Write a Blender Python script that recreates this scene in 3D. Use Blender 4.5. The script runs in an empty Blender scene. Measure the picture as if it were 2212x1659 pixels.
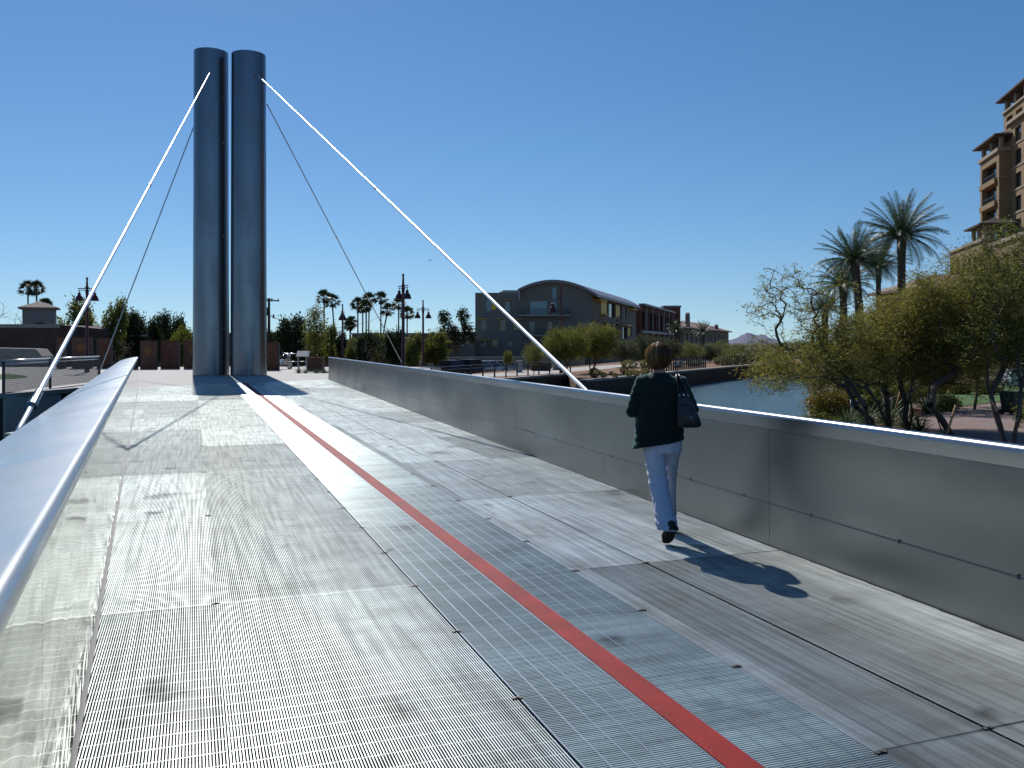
import bpy, math, random
from mathutils import Vector, Matrix, Euler, noise as mnoise
R=math.radians
sc=bpy.context.scene
COL=sc.collection
rng=random.Random(7)
FD=1901.0           # focal length in pixels of the 2212 px wide measuring grid
EYE=1.65
def P(px,py,d):     # point at depth d seen at (px,py)
    return Vector(((px-1106)/FD*d, d, EYE-(py-742)/FD*d))
def X(px,d): return (px-1106)/FD*d
def Z(py,d): return EYE-(py-742)/FD*d
def G(px,py,z=0.0): # point on the level z seen at (px,py)
    d=(EYE-z)*FD/(py-742); return Vector(((px-1106)/FD*d,d,z))
# ---------------------------------------------------------------- materials
def mat(name,col=(.5,.5,.5),rough=.6,metal=0.0,var=0.0,scale=3.0,bump=0.0,bscale=None,spec=None,detail=4,stretch=None,col2=None,trans=0.0,obj=True):
    m=bpy.data.materials.new(name); m.use_nodes=True
    nt=m.node_tree; N=nt.nodes; L=nt.links; b=N['Principled BSDF']
    b.inputs['Roughness'].default_value=rough; b.inputs['Metallic'].default_value=metal
    if spec is not None: b.inputs['Specular IOR Level'].default_value=spec
    b.inputs['Base Color'].default_value=(*col,1)
    tc=N.new('ShaderNodeTexCoord'); mp=N.new('ShaderNodeMapping')
    L.new(tc.outputs['Object'],mp.inputs['Vector'])
    if stretch: mp.inputs['Scale'].default_value=stretch
    if var>0 or col2:
        n=N.new('ShaderNodeTexNoise'); n.inputs['Scale'].default_value=scale; n.inputs['Detail'].default_value=detail; n.inputs['Roughness'].default_value=.62
        L.new(mp.outputs['Vector'],n.inputs['Vector'])
        r=N.new('ShaderNodeValToRGB'); L.new(n.outputs['Fac'],r.inputs['Fac'])
        c2=col2 or tuple(min(1,c*(1+var)) for c in col)
        c1=tuple(c*(1-var) for c in col) if not col2 else col
        r.color_ramp.elements[0].position=.34; r.color_ramp.elements[1].position=.66
        r.color_ramp.elements[0].color=(*c1,1); r.color_ramp.elements[1].color=(*c2,1)
        L.new(r.outputs['Color'],b.inputs['Base Color'])
    if bump>0:
        n2=N.new('ShaderNodeTexNoise'); n2.inputs['Scale'].default_value=bscale or scale*4; n2.inputs['Detail'].default_value=5
        L.new(mp.outputs['Vector'],n2.inputs['Vector'])
        bp=N.new('ShaderNodeBump'); bp.inputs['Strength'].default_value=bump; bp.inputs['Distance'].default_value=.02
        L.new(n2.outputs['Fac'],bp.inputs['Height']); L.new(bp.outputs['Normal'],b.inputs['Normal'])
    if trans>0:
        out=N['Material Output']; t=N.new('ShaderNodeBsdfTranslucent'); mx=N.new('ShaderNodeMixShader'); mx.inputs['Fac'].default_value=trans
        src=b.inputs['Base Color']
        if src.is_linked: L.new(src.links[0].from_socket,t.inputs['Color'])
        else: t.inputs['Color'].default_value=(*col,1)
        L.new(b.outputs[0],mx.inputs[1]); L.new(t.outputs[0],mx.inputs[2]); L.new(mx.outputs[0],out.inputs['Surface'])
    return m
# ---------------------------------------------------------------- mesh builder
class MB:
    def __init__(s): s.v=[]; s.f=[]; s.sm=[]; s.mi=[]; s.cur=0
    def add(s,vs,fs,smooth=False):
        o=len(s.v); s.v.extend([tuple(p) for p in vs])
        for f in fs: s.f.append([i+o for i in f]); s.sm.append(smooth); s.mi.append(s.cur)
        return s
    def box(s,c,d,rz=0.0,M=None):
        hx,hy,hz=d[0]/2,d[1]/2,d[2]/2
        vs=[Vector((x,y,z)) for z in(-hz,hz) for y in(-hy,hy) for x in(-hx,hx)]
        m=M if M is not None else Matrix.Rotation(rz,3,'Z')
        c=Vector(c); vs=[m@v+c for v in vs]
        return s.add(vs,[(0,2,3,1),(4,5,7,6),(0,1,5,4),(1,3,7,5),(3,2,6,7),(2,0,4,6)])
    def bx(s,x0,x1,y0,y1,z0,z1): return s.box(((x0+x1)/2,(y0+y1)/2,(z0+z1)/2),(abs(x1-x0),abs(y1-y0),abs(z1-z0)))
    def bar(s,a,b,w,h,up=(0,0,1)):
        a=Vector(a);b=Vector(b);t=(b-a).normalized();u=Vector(up)
        r=t.cross(u)
        if r.length<1e-4: r=t.cross(Vector((0,1,0)))
        r.normalize();q=r.cross(t)
        vs=[p+r*i*w/2+q*j*h/2 for p in(a,b) for i,j in((-1,-1),(1,-1),(1,1),(-1,1))]
        return s.add(vs,[(0,1,2,3),(7,6,5,4),(0,4,5,1),(1,5,6,2),(2,6,7,3),(3,7,4,0)])
    def tube(s,pts,rad,n=8,caps=True,smooth=True):
        pts=[Vector(p) for p in pts]
        if not hasattr(rad,'__len__'): rad=[rad]*len(pts)
        vs=[];fs=[];pr=None
        for i,p in enumerate(pts):
            t=(pts[min(i+1,len(pts)-1)]-pts[max(i-1,0)])
            if t.length<1e-9: t=Vector((0,0,1))
            t.normalize()
            if pr is None:
                pr=t.orthogonal().normalized()
                if abs(t.z)>.99: pr=Vector((1,0,0))
            pr=(pr-t*pr.dot(t)).normalized(); q=t.cross(pr)
            for k in range(n):
                a=2*math.pi*k/n; vs.append(p+(pr*math.cos(a)+q*math.sin(a))*rad[i])
        for i in range(len(pts)-1):
            for k in range(n):
                a=i*n+k;b=i*n+(k+1)%n; fs.append((a,b,b+n,a+n))
        s.add(vs,fs,smooth)
        if caps:
            o=len(s.v)-len(vs)
            s.f.append([o+k for k in range(n)][::-1]);s.sm.append(False);s.mi.append(s.cur)
            s.f.append([o+(len(pts)-1)*n+k for k in range(n)]);s.sm.append(False);s.mi.append(s.cur)
        return s
    def lathe(s,c,prof,n=16,smooth=True):   # prof: (r,z)
        c=Vector(c);vs=[];fs=[]
        for r,z in prof:
            for k in range(n):
                a=2*math.pi*k/n; vs.append(c+Vector((r*math.cos(a),r*math.sin(a),z)))
        for i in range(len(prof)-1):
            for k in range(n):
                a=i*n+k;b=i*n+(k+1)%n; fs.append((a,b,b+n,a+n))
        return s.add(vs,fs,smooth)
    def loft(s,rings,smooth=True,caps=True):  # rings: lists of equal numbers of points
        n=len(rings[0]);vs=[p for r in rings for p in r];fs=[]
        for i in range(len(rings)-1):
            for k in range(n):
                a=i*n+k;b=i*n+(k+1)%n; fs.append((a,b,b+n,a+n))
        if caps: fs.append(list(range(n))[::-1]); fs.append([(len(rings)-1)*n+k for k in range(n)])
        return s.add(vs,fs,smooth)
    def prism(s,poly,z0,z1):
        n=len(poly);vs=[(x,y,z0) for x,y in poly]+[(x,y,z1) for x,y in poly]
        fs=[list(range(n))[::-1],list(range(n,2*n))]+[(i,(i+1)%n,(i+1)%n+n,i+n) for i in range(n)]
        return s.add(vs,fs)
    def quad(s,a,b,c,d): return s.add([a,b,c,d],[(0,1,2,3)])
    def ball(s,c,r,nu=10,nv=7,jit=0,rg=None):
        c=Vector(c); r=Vector(r) if hasattr(r,'__len__') else Vector((r,r,r)); rings=[]
        for j in range(nv+1):
            th=math.pi*j/nv; rr=max(math.sin(th),.02)
            ring=[]
            for k in range(nu):
                a=2*math.pi*k/nu; f=1+(rg.uniform(-jit,jit) if rg else 0)
                ring.append(c+Vector((r.x*rr*math.cos(a)*f,r.y*rr*math.sin(a)*f,-r.z*math.cos(th)*f)))
            rings.append(ring)
        return s.loft(rings)
    def mesh(s,name,mats):
        me=bpy.data.meshes.new(name); me.from_pydata(s.v,[],s.f)
        me.polygons.foreach_set('use_smooth',s.sm); me.polygons.foreach_set('material_index',s.mi)
        for m in (mats if isinstance(mats,(list,tuple)) else [mats]): me.materials.append(m)
        me.update(); return me
    def build(s,name,mats,parent=None,loc=None,rz=0.0):
        o=bpy.data.objects.new(name,s.mesh(name,mats)); COL.objects.link(o)
        if parent is not None: o.parent=parent
        if loc is not None: o.location=loc
        o.rotation_euler.z=rz
        return o
def fixn(o):
    import bmesh
    bm=bmesh.new(); bm.from_mesh(o.data); bmesh.ops.recalc_face_normals(bm,faces=bm.faces[:]); bm.to_mesh(o.data); bm.free(); return o
def tag(o,label=None,cat=None,group=None,kind=None):
    if label: o['label']=label
    if cat: o['category']=cat
    if group: o['group']=group
    if kind: o['kind']=kind
    return o
def empty(name,loc=(0,0,0),rz=0.0,label=None,cat=None,group=None):
    o=bpy.data.objects.new(name,None); COL.objects.link(o); o.location=loc; o.rotation_euler.z=rz; o.empty_display_size=.3
    return tag(o,label,cat,group)
def dup(o,loc=None,rz=None,scale=None,label=None):
    c=o.copy(); COL.objects.link(c)
    for ch in list(o.children):
        d=ch.copy(); COL.objects.link(d); d.parent=c
        for g in list(ch.children):
            e=g.copy(); COL.objects.link(e); e.parent=d
    if loc is not None: c.location=loc
    if rz is not None: c.rotation_euler.z=rz
    if scale is not None: c.scale=scale if hasattr(scale,'__len__') else (scale,)*3
    if label: c['label']=label
    return c
def struct(name,mb,m):
    o=mb.build(name,m); o['kind']='structure'; return o
# ---------------------------------------------------------------- world, sun, camera
SUN_EL=R(42); AZ=math.atan(.362)      # the sun stands ahead, to the left of the view
w=bpy.data.worlds.new('World'); sc.world=w; w.use_nodes=True
nt=w.node_tree; bg=nt.nodes['Background']; sky=nt.nodes.new('ShaderNodeTexSky')
sky.sky_type='NISHITA'; sky.sun_disc=False; sky.sun_elevation=SUN_EL; sky.sun_rotation=-AZ
sky.altitude=400; sky.air_density=1.0; sky.dust_density=0.12; sky.ozone_density=4.0
tcw=nt.nodes.new('ShaderNodeTexCoord'); sc1=nt.nodes.new('ShaderNodeVectorMath'); sc1.operation='MULTIPLY'; sc1.inputs[1].default_value=(1,1,.9)
ad=nt.nodes.new('ShaderNodeVectorMath'); ad.operation='ADD'; ad.inputs[1].default_value=(0,0,.055); nm=nt.nodes.new('ShaderNodeVectorMath'); nm.operation='NORMALIZE'
nt.links.new(tcw.outputs['Generated'],sc1.inputs[0]); nt.links.new(sc1.outputs[0],ad.inputs[0]); nt.links.new(ad.outputs[0],nm.inputs[0]); nt.links.new(nm.outputs[0],sky.inputs[0])
hs_=nt.nodes.new('ShaderNodeHueSaturation'); hs_.inputs['Saturation'].default_value=1.2; nt.links.new(sky.outputs[0],hs_.inputs['Color'])
nt.links.new(hs_.outputs[0],bg.inputs['Color']); bg.inputs['Strength'].default_value=.088
sun=bpy.data.lights.new('sun','SUN'); sun.energy=4.2; sun.angle=R(.53); sun.color=(1,.965,.91)
so=bpy.data.objects.new('sun',sun); COL.objects.link(so)
sd=Vector((-math.sin(AZ)*math.cos(SUN_EL),math.cos(AZ)*math.cos(SUN_EL),math.sin(SUN_EL)))
so.rotation_euler=sd.to_track_quat('Z','Y').to_euler(); so.location=sd*60
cam=bpy.data.cameras.new('camera'); co=bpy.data.objects.new('camera',cam); COL.objects.link(co)
co.location=(0,0,EYE); co.rotation_euler=(R(90),0,0)
cam.sensor_width=36; cam.lens=36*880/1024; cam.shift_y=-40.5/1024; cam.clip_start=.05; cam.clip_end=9000
sc.camera=co
vs=sc.view_settings; vs.view_transform='Standard'; vs.look='None'; vs.exposure=0; vs.gamma=1; vs.use_curve_mapping=False
sc.render.engine='CYCLES'; cy=sc.cycles; cy.use_denoising=True
try: cy.denoiser='OPENIMAGEDENOISE'; cy.denoising_input_passes='RGB_ALBEDO_NORMAL'
except Exception: pass
cy.max_bounces=6; cy.diffuse_bounces=3; cy.glossy_bounces=4; cy.transparent_max_bounces=8; cy.sample_clamp_indirect=2
cy.caustics_reflective=False; cy.caustics_refractive=False
# ================================================================ the bridge
EU=Vector((-.3404,.9403,0)); NV=Vector((.9403,.3404,0)); YAW=math.atan2(.3404,.9403)
def UV(v,u,z=0): return NV*v+EU*u+Vector((0,0,z))
VL=lambda u:-.266-.0472*u
VR=lambda u:4.184+.0395*u
UEND=lambda v:36.2+(v+1.97)*.568
U0=-3.0
def steel_grating(name,stretchy,base,met,rough):
    m=bpy.data.materials.new(name); m.use_nodes=True; nt=m.node_tree; N=nt.nodes; L=nt.links; b=N['Principled BSDF']
    tc=N.new('ShaderNodeTexCoord'); sep=N.new('ShaderNodeSeparateXYZ'); L.new(tc.outputs['Object'],sep.inputs[0])
    def fl(sock,off,step):
        a=N.new('ShaderNodeMath'); a.operation='SUBTRACT'; L.new(sock,a.inputs[0]); a.inputs[1].default_value=off
        d=N.new('ShaderNodeMath'); d.operation='DIVIDE'; L.new(a.outputs[0],d.inputs[0]); d.inputs[1].default_value=step
        f=N.new('ShaderNodeMath'); f.operation='FLOOR'; L.new(d.outputs[0],f.inputs[0]); return f.outputs[0]
    cb=N.new('ShaderNodeCombineXYZ'); L.new(fl(sep.outputs[0],.133,1.292),cb.inputs[0]); L.new(fl(sep.outputs[1],2.85,3.03 if stretchy else 1.01),cb.inputs[1])
    wn=N.new('ShaderNodeTexWhiteNoise'); L.new(cb.outputs[0],wn.inputs['Vector'])       # each panel weathered differently
    ns=N.new('ShaderNodeTexNoise'); ns.inputs['Scale'].default_value=1.0; ns.inputs['Detail'].default_value=5; ns.inputs['Roughness'].default_value=.65
    mp=N.new('ShaderNodeMapping'); L.new(tc.outputs['Object'],mp.inputs[0]); mp.inputs['Scale'].default_value=(1.2,2.0,.1); L.new(mp.outputs[0],ns.inputs['Vector'])
    st=N.new('ShaderNodeTexNoise'); st.inputs['Scale'].default_value=1.0; st.inputs['Detail'].default_value=3    # streaks of wear along the bars
    mp2=N.new('ShaderNodeMapping'); L.new(tc.outputs['Object'],mp2.inputs[0]); mp2.inputs['Scale'].default_value=(26,.9,.1) if stretchy else (.7,30,.1); L.new(mp2.outputs[0],st.inputs['Vector'])
    sp=N.new('ShaderNodeTexNoise'); sp.inputs['Scale'].default_value=1.9; sp.inputs['Detail'].default_value=3; L.new(tc.outputs['Object'],sp.inputs['Vector'])
    rp=N.new('ShaderNodeValToRGB'); L.new(sp.outputs['Fac'],rp.inputs['Fac'])           # spilt stains
    rp.color_ramp.elements[0].position=.22; rp.color_ramp.elements[0].color=(.2,.19,.18,1); rp.color_ramp.elements[1].position=.37; rp.color_ramp.elements[1].color=(1,1,1,1)
    rr=N.new('ShaderNodeValToRGB'); L.new(ns.outputs['Fac'],rr.inputs['Fac'])
    rr.color_ramp.elements[0].position=.3; rr.color_ramp.elements[0].color=(.56,.56,.56,1); rr.color_ramp.elements[1].position=.62; rr.color_ramp.elements[1].color=(1.05,1.05,1.05,1)
    rs=N.new('ShaderNodeValToRGB'); L.new(st.outputs['Fac'],rs.inputs['Fac'])
    rs.color_ramp.elements[0].position=.36; rs.color_ramp.elements[0].color=(.7,.7,.7,1) if stretchy else (.85,.85,.85,1); rs.color_ramp.elements[1].position=.6; rs.color_ramp.elements[1].color=(1.1,1.1,1.1,1)
    pv=N.new('ShaderNodeMapRange'); L.new(wn.outputs['Value'],pv.inputs['Value']); pv.inputs['To Min'].default_value=.52 if stretchy else .85; pv.inputs['To Max'].default_value=1.12
    def mul(a,bk):
        x=N.new('ShaderNodeMix'); x.data_type='RGBA'; x.blend_type='MULTIPLY'; x.inputs[0].default_value=1; L.new(a,x.inputs[6]); L.new(bk,x.inputs[7]); x.clamp_result=False; return x.outputs[2]
    c0=N.new('ShaderNodeRGB'); c0.outputs[0].default_value=(*base,1)
    c=mul(c0.outputs[0],rr.outputs['Color']); c=mul(c,rs.outputs['Color']); c=mul(c,rp.outputs['Color']); c=mul(c,pv.outputs['Result'])
    L.new(c,b.inputs['Base Color'])
    b.inputs['Metallic'].default_value=met
    ro=N.new('ShaderNodeMapRange'); L.new(ns.outputs['Fac'],ro.inputs['Value']); ro.inputs['To Min'].default_value=rough+.1; ro.inputs['To Max'].default_value=rough-.08
    L.new(ro.outputs['Result'],b.inputs['Roughness'])
    return m
M_bar=steel_grating('grating_steel',True,(.71,.76,.72),.80,.345)
M_bar2=steel_grating('cross_grating_steel',False,(.52,.62,.595),.32,.36)
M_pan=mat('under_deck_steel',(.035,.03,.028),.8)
M_red=mat('red_paint',(.27,.007,.005),.65,spec=.25,var=.25,scale=3,bump=.08,bscale=60)
M_edge=mat('steel_edge',(.6,.6,.6),.3,metal=1)
M_clip=mat('clip_steel',(.12,.11,.10),.6,metal=.5)
bridge=empty('bridge',(0,0,0),label='steel footbridge with grated deck, red centre stripe and solid steel parapets',cat='bridge')
JU=[2.85+3.03*k for k in range(-2,14)]
def bars_region(v0f,v1f,seams,name,label):
    mb=MB(); rods=MB(); r=random.Random(hash(name)%999)
    sp=.0127; w=.0074; h=.028
    prof=[(-w/2,-h),(-w/2,-.0014),(-.0026,-.00018),(0,0),(.0026,-.00018),(w/2,-.0014),(w/2,-h)]
    nb=len(prof)
    vmin=min(v0f(U0),v0f(41)); vmax=max(v1f(U0),v1f(41))
    for j in range(len(JU)-1):
        ua,ub=JU[j]+.004,JU[j+1]-.004
        if ub<U0: continue
        bounds=[vmin-.01]+[s_ for s_ in seams if vmin<s_<vmax]+[vmax+.01]
        for q in range(len(bounds)-1):
            va,vb=bounds[q],bounds[q+1]
            t0=r.uniform(-.0012,.0012); t1=r.uniform(-.0010,.0010); zc=r.uniform(-.0015,.0015)
            zz=lambda v,u:zc+t0*((v-va)/(vb-va)-.5)+t1*((u-ua)/(ub-ua)-.5)
            k0=math.ceil((va+.005)/sp); k1=int((vb-.005)/sp)
            for k in range(k0,k1+1):
                v=k*sp; a=max(ua,U0); b_=min(ub,UEND(v))
                # clip by the sloping sides
                for it in range(2):
                    if v<v0f(a): a=(-.266-v)/.0472 if name.startswith('west') else a
                    if v>v1f(a) and name.startswith('east'): a=(v-4.184)/.0395
                if b_-a<.02 or v<v0f(b_)-.0 or v>v1f(b_)+.0: continue
                za,zb=zz(v,a),zz(v,b_)
                mb.add([(v+x,a,z+za) for x,z in prof]+[(v+x,b_,z+zb) for x,z in prof],
                       [(i,i+1,i+1+nb,i+nb) for i in range(nb-1)]+[tuple(range(nb))[::-1],tuple(range(nb,2*nb))])
            # cross rods and the end bars of the panel
            n=int((ub-ua-.06)/.121)+1
            us=[ua+.045+.121*i for i in range(n)]
            for i,u in enumerate([ua+.003,ub-.003]+us):
                a=max(va+.004,v0f(u)+.0); b_=min(vb-.004,v1f(u))
                if u<U0 or u>UEND((a+b_)/2) or b_-a<.02: continue
                ww=.006 if i<2 else .0045; zt=.0008 if i<2 else -.0035
                rods.bx(a,b_,u-ww/2,u+ww/2,zc+zt-.012,zc+zt)
    o=mb.build(name,M_bar,bridge,rz=YAW); 
    if label: o['label']=label
    o2=rods.build(name.replace('grating','grating_rods'),M_bar,o)
    return o
SEAML=[-1.16,.133,-2.45]; SEAMR=[3.2,4.49,5.78]
# names of the parts follow below, both halves are the same kind of grating
gl=bars_region(lambda u:VL(u)+.012,lambda u:1.418,SEAML,'west_grating','left grating field with bars running along the bridge'); gl.name='deck_grating'
gr=bars_region(lambda u:2.602,lambda u:VR(u)-.012,SEAMR,'east_grating','right grating field beside the right parapet'); gr.name='deck_grating'
for o in (gl,gr):
    for c in o.children: c.name='cross_rods'
# centre strip: bars across, thin rods along
mb=MB(); rods=MB(); r=random.Random(3)
VA,VB=1.426,2.594; VC=2.0136
prof=[(-.0062,-.028),(-.0062,-.0032),(-.0038,-.0010),(0,0),(.0038,-.0010),(.0062,-.0032),(.0062,-.028)]; nb=len(prof)
u=-3.0
JS=[2.83+1.005*k for k in range(-6,37)]
for j in range(len(JS)-1):
    ua,ub=JS[j]+.004,JS[j+1]-.004; zc=r.uniform(-.001,.001); tl=r.uniform(-.0016,.0016); roll=r.uniform(-.007,.007)
    n=int((ub-ua)/.0165)
    for i in range(n+1):
        u=ua+.004+i*(ub-ua-.008)/n
        if u>UEND(2.0)-.01: continue
        z=zc+tl*(i/n-.5); cr,sr=math.cos(roll),math.sin(roll)
        for va,vb in ((VA,VC-.072),(VC+.072,VB)):
            mb.add([(va,u+y*cr-q*sr,z+q*cr+y*sr) for y,q in prof]+[(vb,u+y*cr-q*sr,z+q*cr+y*sr) for y,q in prof],
               [(i_+nb,i_+1+nb,i_+1,i_) for i_ in range(nb-1)]+[tuple(range(nb)),tuple(range(nb,2*nb))[::-1]])
    for va,vb in ((VA,VC-.072),(VC+.072,VB)):
        k=5
        for i in range(k+1):
            v=va+.004+(vb-va-.008)*i/k
            if ub<UEND(v): rods.bx(v-.0032,v+.0032,ua,ub,zc-.012,zc+.0012)
gc=mb.build('deck_grating',M_bar2,bridge,rz=YAW); gc['label']='centre grating strip with bars running across the bridge'
rods.build('cross_rods',M_edge,gc)
mb=MB(); mb.bx(VC-.069,VC+.069,U0,UEND(VC),-.02,.007); st=mb.build('centre_stripe',M_red,bridge,rz=YAW); st['label']='red painted steel stripe down the middle'
mb=MB(); mb.bx(VC-.0735,VC-.0695,U0,UEND(VC),-.02,.0035); mb.bx(VC+.0695,VC+.0735,U0,UEND(VC),-.02,.0035); mb.build('stripe_edge',M_edge,st)
# pan under the gratings, girder below
mb=MB(); n=12
poly=[(VL(U0)-.1,U0),(VR(U0)+.1,U0),(VR(UEND(5.77))+.1,UEND(5.77)),(VL(UEND(-1.97))-.1,UEND(-1.97))]
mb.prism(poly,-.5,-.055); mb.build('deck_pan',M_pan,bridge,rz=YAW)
# joint plate at the far end, side angles
# clips
cm=MB(); cm.bx(-.026,-.007,-.009,.009,.0016,.006); cm.bx(.007,.026,-.009,.009,.0016,.006); cm.bx(-.008,.008,-.005,.005,.002,.009)
cl=None
for k in range(-1,9):
    for v in (VA-.012,VB+.012):
        loc=UV(v,JS[6+k]+.0,0)
        if cl is None: cl=cm.build('grating_clip',M_clip,bridge,loc,YAW)
        else:
            c=cl.copy(); COL.objects.link(c); c.location=loc
for k in range(0,5):
    for v in (.133,3.2):
        c=cl.copy(); COL.objects.link(c); c.location=UV(v,JU[2+k],0)
# ---- parapets
def brushed(name,col,rough,wav=.0,wscale=(1,1,1),wdist=.02,fine=.06,aniso=0,var=.12,stain=(.6,.6,4)):
    m=bpy.data.materials.new(name); m.use_nodes=True; nt=m.node_tree; N=nt.nodes; L=nt.links; b=N['Principled BSDF']
    b.inputs['Metallic'].default_value=1; b.inputs['Roughness'].default_value=rough
    tc=N.new('ShaderNodeTexCoord')
    n0=N.new('ShaderNodeTexNoise'); n0.inputs['Scale'].default_value=1; n0.inputs['Detail'].default_value=5; mp0=N.new('ShaderNodeMapping'); mp0.inputs['Scale'].default_value=stain
    L.new(tc.outputs['Object'],mp0.inputs[0]); L.new(mp0.outputs[0],n0.inputs['Vector'])
    rp=N.new('ShaderNodeValToRGB'); L.new(n0.outputs['Fac'],rp.inputs['Fac']); rp.color_ramp.elements[0].position=.3; rp.color_ramp.elements[1].position=.7
    rp.color_ramp.elements[0].color=(*[c*(1-var) for c in col],1); rp.color_ramp.elements[1].color=(*[min(1,c*(1+var*.6)) for c in col],1); L.new(rp.outputs['Color'],b.inputs['Base Color'])
    mr=N.new('ShaderNodeMapRange'); L.new(n0.outputs['Fac'],mr.inputs['Value']); mr.inputs['From Min'].default_value=.3; mr.inputs['From Max'].default_value=.7
    mr.inputs['To Min'].default_value=rough*1.2; mr.inputs['To Max'].default_value=rough*.85; L.new(mr.outputs['Result'],b.inputs['Roughness'])
    last=None
    if wav>0:
        n=N.new('ShaderNodeTexNoise'); n.inputs['Scale'].default_value=1; n.inputs['Detail'].default_value=2
        mp=N.new('ShaderNodeMapping'); mp.inputs['Scale'].default_value=wscale; L.new(tc.outputs['Object'],mp.inputs[0]); L.new(mp.outputs[0],n.inputs['Vector'])
        bp=N.new('ShaderNodeBump'); bp.inputs['Strength'].default_value=wav; bp.inputs['Distance'].default_value=wdist; L.new(n.outputs['Fac'],bp.inputs['Height']); last=bp
        L.new(bp.outputs[0],b.inputs['Normal'])
    return m
M_pol=brushed('polished_panel_steel',(.27,.29,.225),.04,wav=.6,wscale=(1.7,.7,3.4),wdist=.012,var=.2)
M_cap=brushed('brushed_cap_steel',(.50,.505,.50),.28,wav=.3,wscale=(.9,.9,.9),wdist=.03,var=.22,stain=(1.1,1.1,1.1))
M_capr=brushed('brushed_cap_steel_plain',(.27,.285,.31),.27,wav=0,wscale=(.6,.6,.6),wdist=.02,var=.12)
M_satin=brushed('satin_panel_steel',(.19,.205,.21),.34,wav=.08,wscale=(.8,.8,.8),wdist=.02,var=.16,stain=(.5,.5,.9))
M_seam=mat('dark_seam',(.05,.055,.075),.6); M_seamb=mat('seam_steel',(.10,.11,.15),.5,metal=.5)
M_cap.node_tree.nodes['Principled BSDF'].inputs['Metallic'].default_value=.75
LA=Vector((-.288+.416*3,-3,0)); LB=Vector((-.288-.416*33.4,33.4,0))
RA=Vector((4.388+.3177*2.41,-2.41,0)); RB=Vector((4.388-.3177*40.2,40.2,0))
def sweep(mb,A,B,prof,hs,n,outw,jit=0,seed=1,close=True):
    r=random.Random(seed); rings=[]
    for i in range(n+1):
        t=i/n; p=A.lerp(B,t); rings.append([p+outw*o+Vector((0,0,z*(hs(t) if z>0 else 1)+ (r.uniform(-jit,jit) if z>.9 else 0))) for o,z in prof])
    m=len(prof); vs=[q for g in rings for q in g]; fs=[]
    for i in range(n):
        for k in range(m-1):
            a=i*m+k; fs.append((a,a+1,a+1+m,a+m))
    if close: fs.append(tuple(range(m))[::-1]); fs.append(tuple(n*m+k for k in range(m)))
    mb.add(vs,fs,True)
def bull(cx,cz,r,a0,a1,n): return [(cx+r*math.cos(R(a0+(a1-a0)*i/n)),cz+r*math.sin(R(a0+(a1-a0)*i/n))) for i in range(n+1)]
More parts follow.
